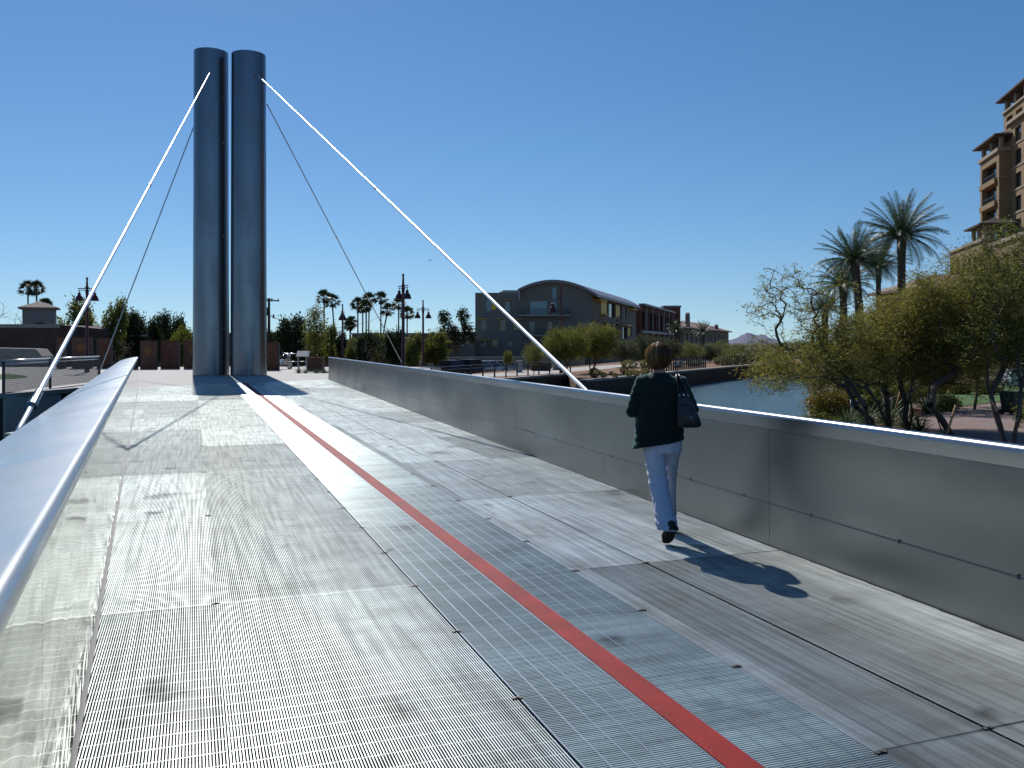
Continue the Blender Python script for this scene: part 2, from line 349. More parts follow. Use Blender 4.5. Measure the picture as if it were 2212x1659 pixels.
def parapet(A,B,hs,side,name_label,inner_mat,has_seam,fascia,seed):
    d=(B-A).normalized(); outw=Vector((-d.y,d.x,0))*(1 if side<0 else -1)   # away from the deck
    L=(B-A).length
    bodyp=[(.16,-.55),(.0,-.5),(.0,.0),(0,.93),(.0,1.0),(.3,1.02),(.5,.9),(.42,.3),(.3,-.3)]
    root=empty('parapet',(0,0,0)); root.parent=bridge; root['label']=name_label
    # inner sheet made of panels with fine joints
    top=.95 if fascia else 1.065
    mb=MB(); pst=3.3577 if fascia else 2.95; js=[k*pst/L for k in range(int(L/pst)+1)]+[1.0]
    for i in range(len(js)-1):
        a=A.lerp(B,js[i])+d*.0018; b=A.lerp(B,js[i+1])-d*.0018
        h0=hs(js[i]); h1=hs(js[i+1])
        zs=[(-.03,.342),(.352,None)] if has_seam else [(-.03,None)]
        for z0,z1 in zs:
            t0=(z1 if z1 else top*h0); t1=(z1 if z1 else top*h1)
            th=.004; e=outw*0
            mb.add([a+Vector((0,0,z0)),b+Vector((0,0,z0)),b+Vector((0,0,t1)),a+Vector((0,0,t0)),
                    a+outw*.03+Vector((0,0,z0)),b+outw*.03+Vector((0,0,z0)),b+outw*.03+Vector((0,0,t1)),a+outw*.03+Vector((0,0,t0))],
                   [(0,1,2,3),(7,6,5,4),(0,4,5,1),(2,6,7,3),(1,5,6,2),(0,3,7,4)])
    o=mb.build('inner_panel',inner_mat,root); fixn(o)
    # dark backing that shows in the joints
    mb=MB(); sweep(mb,A+d*.002,B-d*.002,[(.032,-.2),(.032,.9),(.12,.9),(.12,-.2)],hs,1,outw); fixn(mb.build('backing',M_seam,root))
    # cap
    mb=MB()
    if fascia:
        prof=[(-.004,.952),(-.018,.955),(-.020,1.035)]+bull(.022,1.040,.042,180,76,8)+[(.1,1.072),(.35,1.015),(.66,.93),(.67,.90),(.63,.88),(.3,.2),(.2,-.4),(.125,-.5),(.125,.94)]
    else:
        prof=[(0,1.066)]+bull(.034,1.085,.038,180,78,8)+[(.16,1.108),(.32,1.078),(.5,1.028),(.66,.972),(.675,.95),(.66,.925),(.3,.2),(.2,-.4),(.125,-.5),(.125,1.06)]
    if fascia: sweep(mb,A,B,prof+[prof[0]],hs,90,outw)
    else:
        r=random.Random(seed); k=0; s_=0.0
        while s_<L-.1:       # separate sheets with slightly dished ends
            e=min(L,s_+2.62); t0=t1 if k else 0; k=1; t1=r.uniform(-.004,.004); rings=[]
            for f in (0,.006,.03,.1,.25,.4,.55,.7,.85,.95,.985,.995,1):
                q=s_+(e-s_)*f; p=A+d*q; h=hs(q/L); dip=-.0015*math.exp(-min(f,1-f)*60)-.003*math.sin(math.pi*f); row=[]
                for o,z in prof+[prof[0]]: row.append(p+outw*o+Vector((0,0,z*(h if z>0 else 1)+((dip+(t0+(t1-t0)*f)*min(1,o/.4)+r.uniform(-.0012,.0012)*(o>.08)) if z>.9 else 0))))
                rings.append(row)
            m=len(rings[0]); mb.add([q_ for g in rings for q_ in g],[(i*m+k_,i*m+k_+1,(i+1)*m+k_+1,(i+1)*m+k_) for i in range(len(rings)-1) for k_ in range(m-1)],True); s_=e
    fixn(mb.build('cap',M_capr if fascia else M_cap,root))
    if has_seam:
        mb=MB(); a=A+Vector((0,0,.347));b=B+Vector((0,0,.347)); mb.bar(a-outw*.004,b-outw*.004,.009,.009); [mb.bar(a.lerp(b,(k+.35)*.92/L)-outw*.008-Vector((0,0,.012)),a.lerp(b,(k+.35)*.92/L)-outw*.008+Vector((0,0,.016)),.012,.005,up=tuple(outw)) for k in range(int(L/.92))]; fixn(mb.build('seam_bar',M_seamb,root))
    # foot angle
    mb=MB(); mb.bar(A-outw*.006+Vector((0,0,.004)),B-outw*.006+Vector((0,0,.004)),.014,.012); mb.build('foot_angle',M_seam,root)
    return root
pl=parapet(LA,LB,lambda t:1.0+.02*t,-1,'left parapet with a wide sloping brushed cap and mirror-like inner face',M_pol,False,False,4)
pr=parapet(RA,RB,lambda t:1.012-.05*t,1,'right parapet with satin steel panels, dark seam and bright top edge',M_satin,True,True,5)
# ================================================================ pylons and stays
M_pyl=brushed('pylon_steel',(.19,.21,.245),.27,wav=.25,wscale=(6,6,.25),wdist=.003,var=.16,stain=(1.5,1.5,.30))
M_dark=mat('dark_gap',(.02,.02,.022),.7)
M_rod=mat('stay_rod_steel',(.85,.85,.85),.42,metal=1)
M_rod2=mat('dull_rod_steel',(.40,.42,.44),.35,metal=1)
PYL=[(X(456,46.3),46.3),(X(537.3,46.0),46.0)]
def pylon(i,label):
    x,y=PYL[i]; root=empty('bridge_pylon',(x,y,0),label=label,cat='pylon',group='steel pylon pair at the bridge end')
    H=16.95 if i==0 else 16.72; mb=MB(); prof=[]
    z=0
    rad=lambda z:.918-.055*z/17
    cuts=[0]+[2.42*k for k in range(1,7)]+[H]
    prof=[(rad(0),0)]+[(rad(H*t/20),H*t/20) for t in range(1,20)]
    prof+=[(rad(H),H),(rad(H)-.03,H+.004),(rad(H)-.03,H-.6)]
    mb.lathe((0,0,0),prof,72); mb.build('shaft',M_pyl,root)
    for z in cuts[1:-1]: mb=MB(); mb.lathe((0,0,z),[(rad(z)-.01,-.009),(rad(z)+.0018,-.006),(rad(z)+.0018,.006),(rad(z)-.01,.009)],72); mb.build('weld_seam',M_pyl,root)
    mb=MB(); mb.lathe((0,0,H-.3),[(.001,0),(rad(H)-.031,0)],48); mb.build('top_plate',M_dark,root)
    return root
pylon(0,'left steel cylinder of the twin pylons, slightly taller'); pylon(1,'right steel cylinder of the twin pylons, beside the power pole')
def pyl_pt(i,px,py):       # where the sight line meets the front of the pylon
    x,y=PYL[i]; d=y-.5
    for it in range(6):
        dx=X(px,d)-x; d=y-math.sqrt(max(.02,.80-dx*dx))
    return P(px,py,d)
def stay(top,bot,rad,label,turn=None,joints=(),nm='stay_rod',m=None):
    M_r=m or M_rod
    root=empty(nm,bot,label=label,cat='stay rod',group='bridge stay rods')
    top=top-bot; mb=MB(); mb.tube([tuple(top*(k/120)) for k in range(121)],rad,20); mb.build('rod',M_r,root)
    d=top.normalized()
    for t in joints:
        mb=MB(); c=top*t; mb.tube([c-d*.14,c-d*.12,c+d*.12,c+d*.14],[rad*1.05,rad*1.55,rad*1.55,rad*1.05],10); mb.build('coupler',M_rod,root)
    if turn:
        mb=MB(); c=top*turn; mb.tube([c-d*.20,c-d*.18,c-d*.05,c-d*.04,c+d*.18,c+d*.22],[rad*1.1,rad*2.1,rad*2.1,rad*1.7,rad*1.7,rad*1.1],8,smooth=False); mb.build('turnbuckle',M_satin,root)
    mb=MB(); mb.box((0,0,-.03),(.08,.16,.22)); mb.tube([(-.07,0,0),(.07,0,0)],.03,10); mb.build('clevis',M_satin,root)
    return root
A1=P(28,952,8.6); stay(pyl_pt(0,457,150),A1,.026,'thick shiny stay rod beside the left parapet with a turnbuckle',turn=.0235,joints=(.295,.62,.8))
A2=P(1290,866,11.35); stay(pyl_pt(1,555,161),A2,.026,'thick shiny stay rod descending behind the right parapet',joints=(.32,.55,.78))
A3=P(214,806,45.0); stay(P(433,236,46.6),A3,.028,'thin dull stay rod on the far left, ending at the plaza railing',joints=(.35,.6,.85),m=M_rod2)
A4=P(870,787,60.0); stay(P(576,224,46.6),A4,.028,'thin dull stay rod crossing the sky toward the tall palms',joints=(.3,.55,.8),m=M_rod2)
# ================================================================ land and water
GZ=-1.8
M_ground=mat('far_ground',(.16,.125,.09),.95,var=.3,scale=.15,bump=.2,bscale=3)
M_plaza=mat('plaza_concrete',(.37,.355,.335),.75,var=.10,scale=1.3,bump=.06,bscale=30)
M_conc=mat('concrete',(.30,.28,.25),.85,var=.18,scale=.8,bump=.15,bscale=14)
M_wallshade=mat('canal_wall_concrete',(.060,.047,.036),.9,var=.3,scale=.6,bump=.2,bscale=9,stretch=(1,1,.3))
M_desert=mat('decomposed_granite',(.21,.105,.05),.95,var=.25,scale=1.5,bump=.3,bscale=12)
M_path=mat('path_concrete',(.44,.41,.37),.85,var=.12,scale=.7)
M_soil=mat('planting_soil',(.13,.085,.055),.95,var=.35,scale=1.2,bump=.4,bscale=10)
WL=[(4.2,66),(4.6,56.6),(9.2,64.6),(13.7,74),(18,81.8),(28,100),(60,130),(150,180)]
PLAZA=[(-90,12),(-16.0,27.8),(-15.6,31.7),(-14.25,33.3),(-8.35,40.15),(-6.5,43.5),(-5,62),(-90,62)]
BERM=[(-6.5,43.3),(.66,60),(4.2,67)]+WL[1:]+[(150,230),(60,172),(24,127),(14,114),(6,90),(-2,73),(-5,62.2)]
FAR=[(-3000,-300),(-90,12.2),(-16.1,28.2),(-8.5,40.6),(.5,60.2),(4.6,70),(9.2,65),(13.7,74.4),(18,82.2),(28,100.4),(60,130.4),(150,180.4),(3000,600),(3000,4500),(-3000,4500)]
mb=MB(); mb.add([(x,y,GZ) for x,y in FAR],[tuple(range(len(FAR)))]); struct('ground',mb,M_ground)
mb=MB(); mb.prism(PLAZA,-2.0,-.004); struct('plaza',mb,M_plaza)
mb=MB(); mb.prism(BERM,-2.0,-.72)
# gently rising planted slope
struct('canal_bank',mb,M_desert)
def ribbon(name,pts,wd,z,m,kind='structure'):
    L=[];
    for i,p in enumerate(pts):
        p=Vector((p[0],p[1],0)); a=Vector((*pts[max(i-1,0)][:2],0)); b=Vector((*pts[min(i+1,len(pts)-1)][:2],0)); t=(b-a).normalized(); n=Vector((-t.y,t.x,0))
        L.append((p+n*wd/2+Vector((0,0,z)),p-n*wd/2+Vector((0,0,z))))
    mb=MB()
    for i in range(len(L)-1): mb.quad(L[i][1],L[i+1][1],L[i+1][0],L[i][0])
    o=mb.build(name,m); o['kind']=kind; return o
ribbon('canal_path',[(-6,60),(0,68),(5,79),(11,92),(19,108),(30,122)],4.2,-.712,M_path)
# canal walls
def retaining(name,pts,z0,z1,th,m,label,cap=True):
    root=empty(name,(pts[0][0],pts[0][1],z0),label=label,cat='wall'); o=Vector((pts[0][0],pts[0][1],z0)); mb=MB(); cm=MB()
    for i in range(len(pts)-1):
        a=Vector((*pts[i],0))-Vector((o.x,o.y,0)); b=Vector((*pts[i+1],0))-Vector((o.x,o.y,0)); t=(b-a).normalized()
        mb.bar(a+Vector((0,0,(z1-z0)/2)),b+t*.1+Vector((0,0,(z1-z0)/2)),th,z1-z0-.12)
        if cap: cm.bar(a+Vector((0,0,z1-z0-.05)),b+t*.15+Vector((0,0,z1-z0-.05)),th+.12,.14)
    mb.build('wall_face',m,root)
    if cap: cm.build('coping',M_conc,root)
    return root
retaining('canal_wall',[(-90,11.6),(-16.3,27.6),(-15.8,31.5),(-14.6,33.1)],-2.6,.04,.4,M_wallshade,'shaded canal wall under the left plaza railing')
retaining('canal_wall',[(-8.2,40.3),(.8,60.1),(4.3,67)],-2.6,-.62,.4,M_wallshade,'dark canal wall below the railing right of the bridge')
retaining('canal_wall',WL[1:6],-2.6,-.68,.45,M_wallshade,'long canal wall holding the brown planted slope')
# near bank
NB=[(5.6,-8),(5.3,4),(6.6,15),(15.9,46.9),(33.6,100),(62,118),(150,165),(420,165),(420,-90),(5.6,-90)]
mb=MB(); mb.prism(NB,-2.6,-.12); struct('near_bank',mb,M_soil)
# water
m=bpy.data.materials.new('canal_water'); m.use_nodes=True; nt=m.node_tree; b=nt.nodes['Principled BSDF']
b.inputs['Base Color'].default_value=(.075,.145,.18,1); b.inputs['Roughness'].default_value=.14; b.inputs['IOR'].default_value=1.33
tc=nt.nodes.new('ShaderNodeTexCoord'); mp=nt.nodes.new('ShaderNodeMapping'); mp.inputs['Scale'].default_value=(1,1.6,1); mp.inputs['Rotation'].default_value=(0,0,.3)
n1=nt.nodes.new('ShaderNodeTexNoise'); n1.inputs['Scale'].default_value=1.7; n1.inputs['Detail'].default_value=4; n1.inputs['Roughness'].default_value=.65
bp=nt.nodes.new('ShaderNodeBump'); bp.inputs['Strength'].default_value=.9; bp.inputs['Distance'].default_value=.34
nt.links.new(tc.outputs['Object'],mp.inputs[0]); nt.links.new(mp.outputs[0],n1.inputs['Vector']); nt.links.new(n1.outputs['Fac'],bp.inputs['Height']); nt.links.new(bp.outputs[0],b.inputs['Normal'])
mb=MB(); mb.quad((-300,-90,-2.0),(420,-90,-2.0),(420,185,-2.0),(-300,185,-2.0)); struct('water',mb,m)
# near-bank path, lawn
M_pave=mat('plum_paving',(.235,.165,.15),.85,var=.16,scale=2.2,bump=.12,bscale=18)
M_lawn=mat('lawn_grass',(.055,.12,.022),.95,var=.35,scale=2.5,bump=.5,bscale=40)
def gpoly(name,pxs,z,m,kind):
    ps=[G(x,y,z) for x,y in pxs]; mb=MB(); mb.add(ps,[tuple(range(len(ps)))]); o=mb.build(name,m); fixn(o); o['kind']=kind
    if o.data.polygons[0].normal.z<0: o.data.flip_normals()
    return o
gpoly('footpath',[(1890,985),(1950,935),(2000,903),(2080,880),(2212,864),(2700,850),(2900,1050),(2200,1100)],-.112,M_pave,'structure')
gpoly('lawn',[(2008,846),(2025,832),(2212,832),(2600,830),(2600,852),(2212,862),(2080,876)],-.108,M_lawn,'structure')
# mountain
mb=MB(); r=random.Random(5); n=36; d0=2600; rows=[]
prof=lambda t: (.35+.65*math.exp(-((t-.42)/.16)**2)+.45*math.exp(-((t-.68)/.12)**2))*min(1,t*9,(1-t)*9)
for j,(dy,hf) in enumerate(((-120,0),(-70,.45),(-25,.82),(0,1.0),(90,.5),(200,0))):
    row=[]
    for i in range(n+1):
        t=i/n; px=1560+t*130; h=24*prof(t)*hf*(1+.13*(mnoise.noise(Vector((i*.8,j*1.3,0)))))*d0/FD
        row.append((X(px,d0)+dy*.1+r.uniform(-2,2),d0+dy,GZ+2+h))
    rows.append(row)
vsm=[p for row in rows for p in row]
mb.add(vsm,[(j*(n+1)+i,j*(n+1)+i+1,(j+1)*(n+1)+i+1,(j+1)*(n+1)+i) for j in range(len(rows)-1) for i in range(n)])
struct('hills',mb,mat('haze_tinted_rock',(.155,.16,.24),.95,var=.25,scale=.02))  # bluish distance haze is mixed into the rock colour
# ================================================================ buildings
M_win=mat('window_glass',(.03,.04,.05),.06,spec=.8)
M_cyan=mat('pale_glass',(.10,.26,.36),.12,spec=.8)
M_bright=mat('bright_glass',(.45,.70,.74),.25,spec=.8)
M_yel=mat('yellow_metal',(.80,.56,.015),.5)
M_wf=mat('white_frame',(.5,.5,.48),.5)
M_grey=mat('grey_block',(.20,.195,.18),.9,var=.07,scale=1.2,bump=.25,bscale=9)
M_lgrey=mat('pale_grey_metal',(.33,.33,.35),.5)
M_roofv=mat('mauve_roof_metal',(.22,.20,.235),.45)
M_brick=mat('red_brick',(.15,.058,.042),.9,var=.15,scale=3,bump=.2,bscale=30)
M_rail=mat('dark_rail',(.03,.028,.028),.5)
def wall_grid(mb,O,s,n,W,z0,z1,holes,depth=.25):
    """wall in the plane through O along s (outward normal n) with real openings: holes=(s0,s1,z0,z1)"""
    O=Vector(O);s=Vector(s);n=Vector(n)
    p=lambda a,z,k=0:O+s*a-n*k+Vector((0,0,z-O.z))
    xs=sorted({0,W,*[h[0] for h in holes],*[h[1] for h in holes]}); zs=sorted({z0,z1,*[h[2] for h in holes],*[h[3] for h in holes]})
    xs=[x for x in xs if 0<=x<=W]; zs=[z for z in zs if z0<=z<=z1]
    for i in range(len(xs)-1):
        for j in range(len(zs)-1):
            cx=(xs[i]+xs[i+1])/2; cz=(zs[j]+zs[j+1])/2
            if any(h[0]<cx<h[1] and h[2]<cz<h[3] for h in holes): continue
            mb.quad(p(xs[i],zs[j]),p(xs[i+1],zs[j]),p(xs[i+1],zs[j+1]),p(xs[i],zs[j+1]))
    for a,b,c,d in holes:
        mb.quad(p(a,c),p(a,d),p(a,d,depth),p(a,c,depth)); mb.quad(p(b,d),p(b,c),p(b,c,depth),p(b,d,depth))
        mb.quad(p(a,c),p(b,c),p(b,c,depth),p(a,c,depth)); mb.quad(p(a,d),p(b,d),p(b,d,depth),p(a,d,depth))
def window(root,O,s,n,h,glass,frame,depth=.25,fw=.06,mull=(),tr=(),name='window'):
    O=Vector(O);s=Vector(s);n=Vector(n); a,b,c,d=h; p=lambda q,z,k:O+s*q-n*k+Vector((0,0,z-O.z))
    k=depth-.06; mb=MB(); up=(0,0,1)
    for q in (a+fw/2,b-fw/2,*mull): mb.bar(p(q,c+.002,k),p(q,d-.002,k),fw,.06,up=n)
    for z in (c+fw/2,d-fw/2,*tr): mb.bar(p(a+fw,z,k),p(b-fw,z,k),.055,fw)
    f=mb.build(name,frame,root)
    g=MB(); g.quad(p(a,c,depth-.01),p(b,c,depth-.01),p(b,d,depth-.01),p(a,d,depth-.01)); g.build('pane',glass,f)
    return f
BD=lambda x,y:((1180+x/5.027)/1.1573,(690+y/5.027)/1.1573)
# --- grey building with arched roof
D0=135.0
bo=Vector((X(1026.5,D0),D0,GZ)); gb=empty('apartment_building',bo,label='grey block building with an arched roof and yellow window hoods',cat='building')
def fz(x,y): a,b=BD(x,y); return X(a,D0)-bo.x, Z(b,D0)-bo.z
W=fz(1500,0)[0]
hs=[]; specs=[]
def addw(x0,y0,x1,y1,glass,frame,fw=.07,mull=0,tr=None):
    a,d=fz(x0,y0); b,c=fz(x1,y1); h=(a,b,c,d); hs.append(h); specs.append((h,glass,frame,fw,[a+(b-a)*(i+1)/(mull+1) for i in range(mull)],[c+(d-c)*t for t in (tr or [])]))
addw(175,292,245,440,M_cyan,M_lgrey,mull=1,tr=[.35]); addw(415,315,478,445,M_cyan,M_wf,mull=1,tr=[.33])
addw(728,312,945,487,M_cyan,M_wf,mull=2,tr=[.4]); addw(1005,140,1065,487,M_cyan,M_lgrey,tr=[.5])
addw(115,555,180,685,M_win,M_wf,mull=1,tr=[.3]); addw(355,550,422,685,M_win,M_yel); addw(525,555,585,680,M_win,M_yel)
addw(718,572,787,735,M_win,M_wf,fw=.13); addw(945,565,1012,735,M_win,M_rail); addw(105,812,178,882,M_win,M_wf,tr=[.3]); addw(255,800,324,885,M_win,M_yel); addw(445,822,510,890,M_win,M_lgrey)
zt=fz(0,210)[1]; zl=fz(0,240)[1]
mb=MB(); O=(0,0,0); S=(1,0,0); Nn=(0,-1,0)
sl=fz(600,0)[0]
low=[h for h in hs if h[1]<=sl+.01]; 
wall_grid(mb,O,S,Nn,sl,0,zt,low)
rest=[(h[0]-sl,h[1]-sl,h[2],h[3]) for h in hs if h[0]>sl]
tall=[h for h in rest if h[3]>zl-.3]
zc=fz(0,312)[1]-.0
# right part: wall up to the arch springing, then the arch segment above in columns
segs=40; arch=[]
A0=Vector(fz(600,190)); A1=Vector(fz(1050,88)); A2=Vector(fz(1500,228))
def archz(a):
    # smooth curve through the three points
    x0,x1,x2=A0.x,A1.x,A2.x
    return A0.y*(a-x1)*(a-x2)/((x0-x1)*(x0-x2))+A1.y*(a-x0)*(a-x2)/((x1-x0)*(x1-x2))+A2.y*(a-x0)*(a-x1)/((x2-x0)*(x2-x1))
zspr=fz(0,300)[1]
cut=[(h[0],h[1],h[2],min(h[3],zspr)) for h in rest]
wall_grid(mb,(sl,0,0),S,Nn,W-sl,0,zspr,cut)
tw=hs[3]; xs=sorted({sl+(W-sl)*i/segs for i in range(segs+1)}|{tw[0],tw[1]})
for i in range(len(xs)-1):
    a,b=xs[i],xs[i+1]; c=(a+b)/2
    if tw[0]<c<tw[1]: mb.quad((a,0,tw[3]),(b,0,tw[3]),(b,0,archz(b)),(a,0,archz(a))); continue
    mb.quad((a,0,zspr),(b,0,zspr),(b,0,archz(b)),(a,0,archz(a)))
C0=Vector((W,0,0)); far=Vector((X(1374,178),178,GZ))-bo; far.z=0; sdir=(far-C0).normalized(); SL=(far-C0).length; sn=Vector((sdir.y,-sdir.x,0))
def sp(x,y):     # photo-crop pixel to (distance along the side wall, height)
    a,b=BD(x,y); ray=(a-1106)/FD; p0=C0+bo; t=(ray*p0.y-p0.x)/(sdir.x-ray*sdir.y); dd=p0.y+sdir.y*t; return t, Z(b,dd)-bo.z
sh=[];ss=[]
for x0,y0,x1,y1,g in ((1690,330,1714,485,M_bright),(1855,375,1886,525,M_bright),(1910,390,1944,535,M_bright),(1738,585,1760,730,M_bright),(1990,632,2010,755,M_bright),(1722,345,1800,520,M_win),(1770,600,1850,780,M_win),(1640,580,1690,740,M_win),(1895,640,1950,790,M_win)):
    a,_=sp(x0,0); b,_=sp(x1,0); _,d=sp((x0+x1)/2,y0); _,c=sp((x0+x1)/2,y1); sh.append((a,b,c,d)); ss.append(((a,b,c,d),g))
ze=archz(W)
wall_grid(mb,C0,sdir,sn,SL,0,ze,sh,.35)
mb.quad((0,0,0),(0,0,zt),(sdir.x*40,40,zt),(sdir.x*40,40,0))
mb.quad((0,0,zt),(sl,0,zt),(sl+sdir.x*40,40,zt),(sdir.x*40,40,zt))
gw=mb.build('wall',M_grey,gb)
for h,g,f,fw,mu,tr in specs: window(gb,O,S,Nn,h,g,f,fw=fw,mull=mu,tr=tr)
for h,g in ss: window(gb,C0,sdir,sn,h,g,M_rail,depth=.35)
# yellow panels and hoods
for x0,y0,x1,y1 in ((250,292,320,306),(398,292,478,306),(70,532,182,548),(310,533,356,548),(505,537,622,552),(85,793,250,808)):
    a,d=fz(x0,y0); b,c=fz(x1,y1); mb=MB(); mb.bx(a,b,-.75,.0,c+.05,d-.05); mb.build('window_hood',M_yel,gb)
a,d=fz(247,306); b,c=fz(300,420); mb=MB(); mb.bx(a,b,-.04,.0,c,d); mb.build('yellow_panel',M_yel,gb)
for x0,y0,x1,y1 in ((1620,318,1688,478),(1806,372,1850,520),(1690,600,1735,740),(1955,655,1986,750)):
    a,_=sp(x0,0); b,_=sp(x1,0); _,d=sp((x0+x1)/2,y0); _,c=sp((x0+x1)/2,y1); mb=MB(); p0=C0+sdir*a;p1=C0+sdir*b
    mb.bar(p0+sn*.03+Vector((0,0,(c+d)/2)),p1+sn*.03+Vector((0,0,(c+d)/2)),.06,d-c); mb.build('yellow_panel',M_yel,gb)
for x0,x1,y in ((1535,1625,308),(1960,2030,420),(1600,1665,483),(1880,1960,622)):
    a,_=sp(x0,0); b,_=sp(x1,0); _,d=sp((x0+x1)/2,y); mb=MB(); mb.bar(C0+sdir*a+sn*.5+Vector((0,0,d)),C0+sdir*b+sn*.5+Vector((0,0,d)),1,.14); mb.build('window_hood',M_yel,gb)
# balconies
for x0,x1,yt,yb,yr in ((590,1232,489,507,415),(655,1050,741,757,665)):
    a,d=fz(x0,yt); b,c=fz(x1,yb); bal=MB(); bal.bx(a,b,-1.6,0,c,d); bo_=bal.build('balcony',M_lgrey,gb); rz_=fz(0,yr)[1]
    mb=MB(); 
    for z in (rz_,(rz_+d)/2,d+.12): mb.bar((a,-1.55,z),(b,-1.55,z),.04,.04); mb.bar((a+.03,-1.55,z),(a+.03,0,z),.04,.04); mb.bar((b-.03,-1.55,z),(b-.03,0,z),.04,.04)
    k=int((b-a)/.14)
    for i in range(k+1): mb.bar((a+(b-a)*i/k,-1.55,d),(a+(b-a)*i/k,-1.55,rz_),.022,.022)
    mb.build('balcony_rail',M_rail,bo_)
# arched roof, extruded along the side wall
mb=MB(); r0=[];r1=[]; th=.42
xs=[sl-.3+(W+1.1-sl)*i/44 for i in range(45)]
ring=lambda off:[Vector((x,0,archz(x)+.02))+off for x in xs]+[Vector((x,0,archz(x)+.02+th))+off for x in reversed(xs)]
mb.loft([ring(Vector((0,-1.0,0))),ring(sdir*(SL+.6))],smooth=False); fixn(mb.build('arched_roof',M_roofv,gb))
mb=MB(); a,d=fz(580,195); b,c=fz(605,305); mb.bx(a,b,-1,0,c,d); a,d=fz(380,163); b,c=fz(640,212); mb.bx(a,b,3,9,c-.3,d); a2,_=fz(342,0); mb.bx(a2,a,3.4,8,c-.3,(c+d)/2+.1); mb.build('roof_box',M_lgrey,gb)
# one-storey wing at its left with a yellow canopy
W2=126.0; lo=Vector((X(918,W2),W2,GZ)); lw=empty('annex_building',lo,label='low grey annex with a long yellow canopy left of the arched building',cat='building')
ZD=lambda x,y:((960+x/5.53)/1.1573,(660+y/5.53)/1.1573)
def az(x,y): a,b=ZD(x,y); return X(a,W2)-lo.x, Z(b,W2)-lo.z
mb=MB(); Wd=az(1252,0)[0]; aw=[(az(1060,0)[0],az(1120,0)[0],az(0,1135)[1],az(0,1060)[1]),(az(1165,0)[0],az(1228,0)[0],az(0,1135)[1],az(0,1060)[1]),(az(840,0)[0],az(910,0)[0],az(0,1215)[1],az(0,1110)[1])]
a0=az(905,0)[0]
wall_grid(mb,(0,0,0),S,Nn,Wd,0,az(0,1050)[1],aw); mb.bx(a0,Wd,0,6,az(0,1049)[1],az(0,935)[1]); mb.bx(0,Wd,.3,9,-.2,az(0,1048)[1]); mb.build('wall',M_grey,lw)
for h in aw[:2]: window(lw,(0,0,0),S,Nn,h,M_cyan,M_wf,mull=[(h[0]+h[1])/2])
window(lw,(0,0,0),S,Nn,aw[2],M_win,M_rail)
mb=MB(); mb.bx(az(735,0)[0],az(1058,0)[0],-2.5,0,az(0,1090)[1],az(0,1048)[1]); mb.build('canopy',M_yel,lw)
for x0,x1 in ((1130,1160),(1232,1250)):
    mb=MB(); mb.bx(az(x0,0)[0],az(x1,0)[0],-.08,0,az(0,1095)[1],az(0,1058)[1]); mb.build('yellow_panel',M_yel,lw)
# --- brick building behind
def rowb(px0,d0,px1,d1): a=Vector((X(px0,d0),d0,GZ)); b=Vector((X(px1,d1),d1,GZ)); return a,b
a,b=rowb(1384,186,1452,236); bb=empty('office_building',a,label='red brick building with pale columns beyond the arched roof',cat='building'); t=(b-a).normalized(); n=Vector((t.y,-t.x,0)); L_=(b-a).length
H=Z(659.5,186)-GZ; hf=[]; 
for k in range(9):
    for z0,z1 in ((.8,H*.47),(H*.56,H*.9)): hf.append((1.2+k*L_/9.2,1.2+(k+.72)*L_/9.2,z0,z1))
mb=MB(); wall_grid(mb,(0,0,0),t,n,L_,0,H,hf,.4); f0=Vector((-1,.05,0)).normalized(); mb.quad((0,0,0),(0,0,H),f0*16+Vector((0,0,H)),f0*16); mb.add([(0,0,H),tuple(t*L_+Vector((0,0,H))),tuple(t*L_+f0*16+Vector((0,0,H))),tuple(f0*16+Vector((0,0,H)))],[(0,1,2,3)]); mb.build('wall',M_brick,bb)
for h in hf: window(bb,(0,0,0),t,n,h,M_win,M_rail,depth=.4)
mb=MB(); mb.bar(n*.3+Vector((0,0,H*.515)),t*L_+n*.3+Vector((0,0,H*.515)),.6,.45); mb.build('pale_band',M_lgrey,bb)
mb=MB(); mb.bar(n*.3+Vector((0,0,H+.2)),t*(L_+.6)+n*.3+Vector((0,0,H+.2)),1.4,.4); mb.build('cornice',M_roofv,bb)
for k in range(6):
    q=t*(5+k*(L_-6)/5)+n*.5; mb=MB(); mb.bar(q,q+Vector((0,0,H)),.3,.3); mb.build('column',M_lgrey,bb)
tb=empty('brick_tower',(X(1452,238),238,GZ),label='square red brick stair tower with a flat cap',cat='tower'); ww=X(1469.6,238)-X(1434,238); Ht=Z(664,238)-GZ
mb=MB(); mb.bx(-ww/2,ww/2,0,ww,0,Ht); mb.build('wall',M_brick,tb); mb=MB(); mb.bx(-ww/2-.2,ww/2+.2,-.2,ww+.2,Ht,Ht+.5); mb.build('roof_cap',M_roofv,tb)
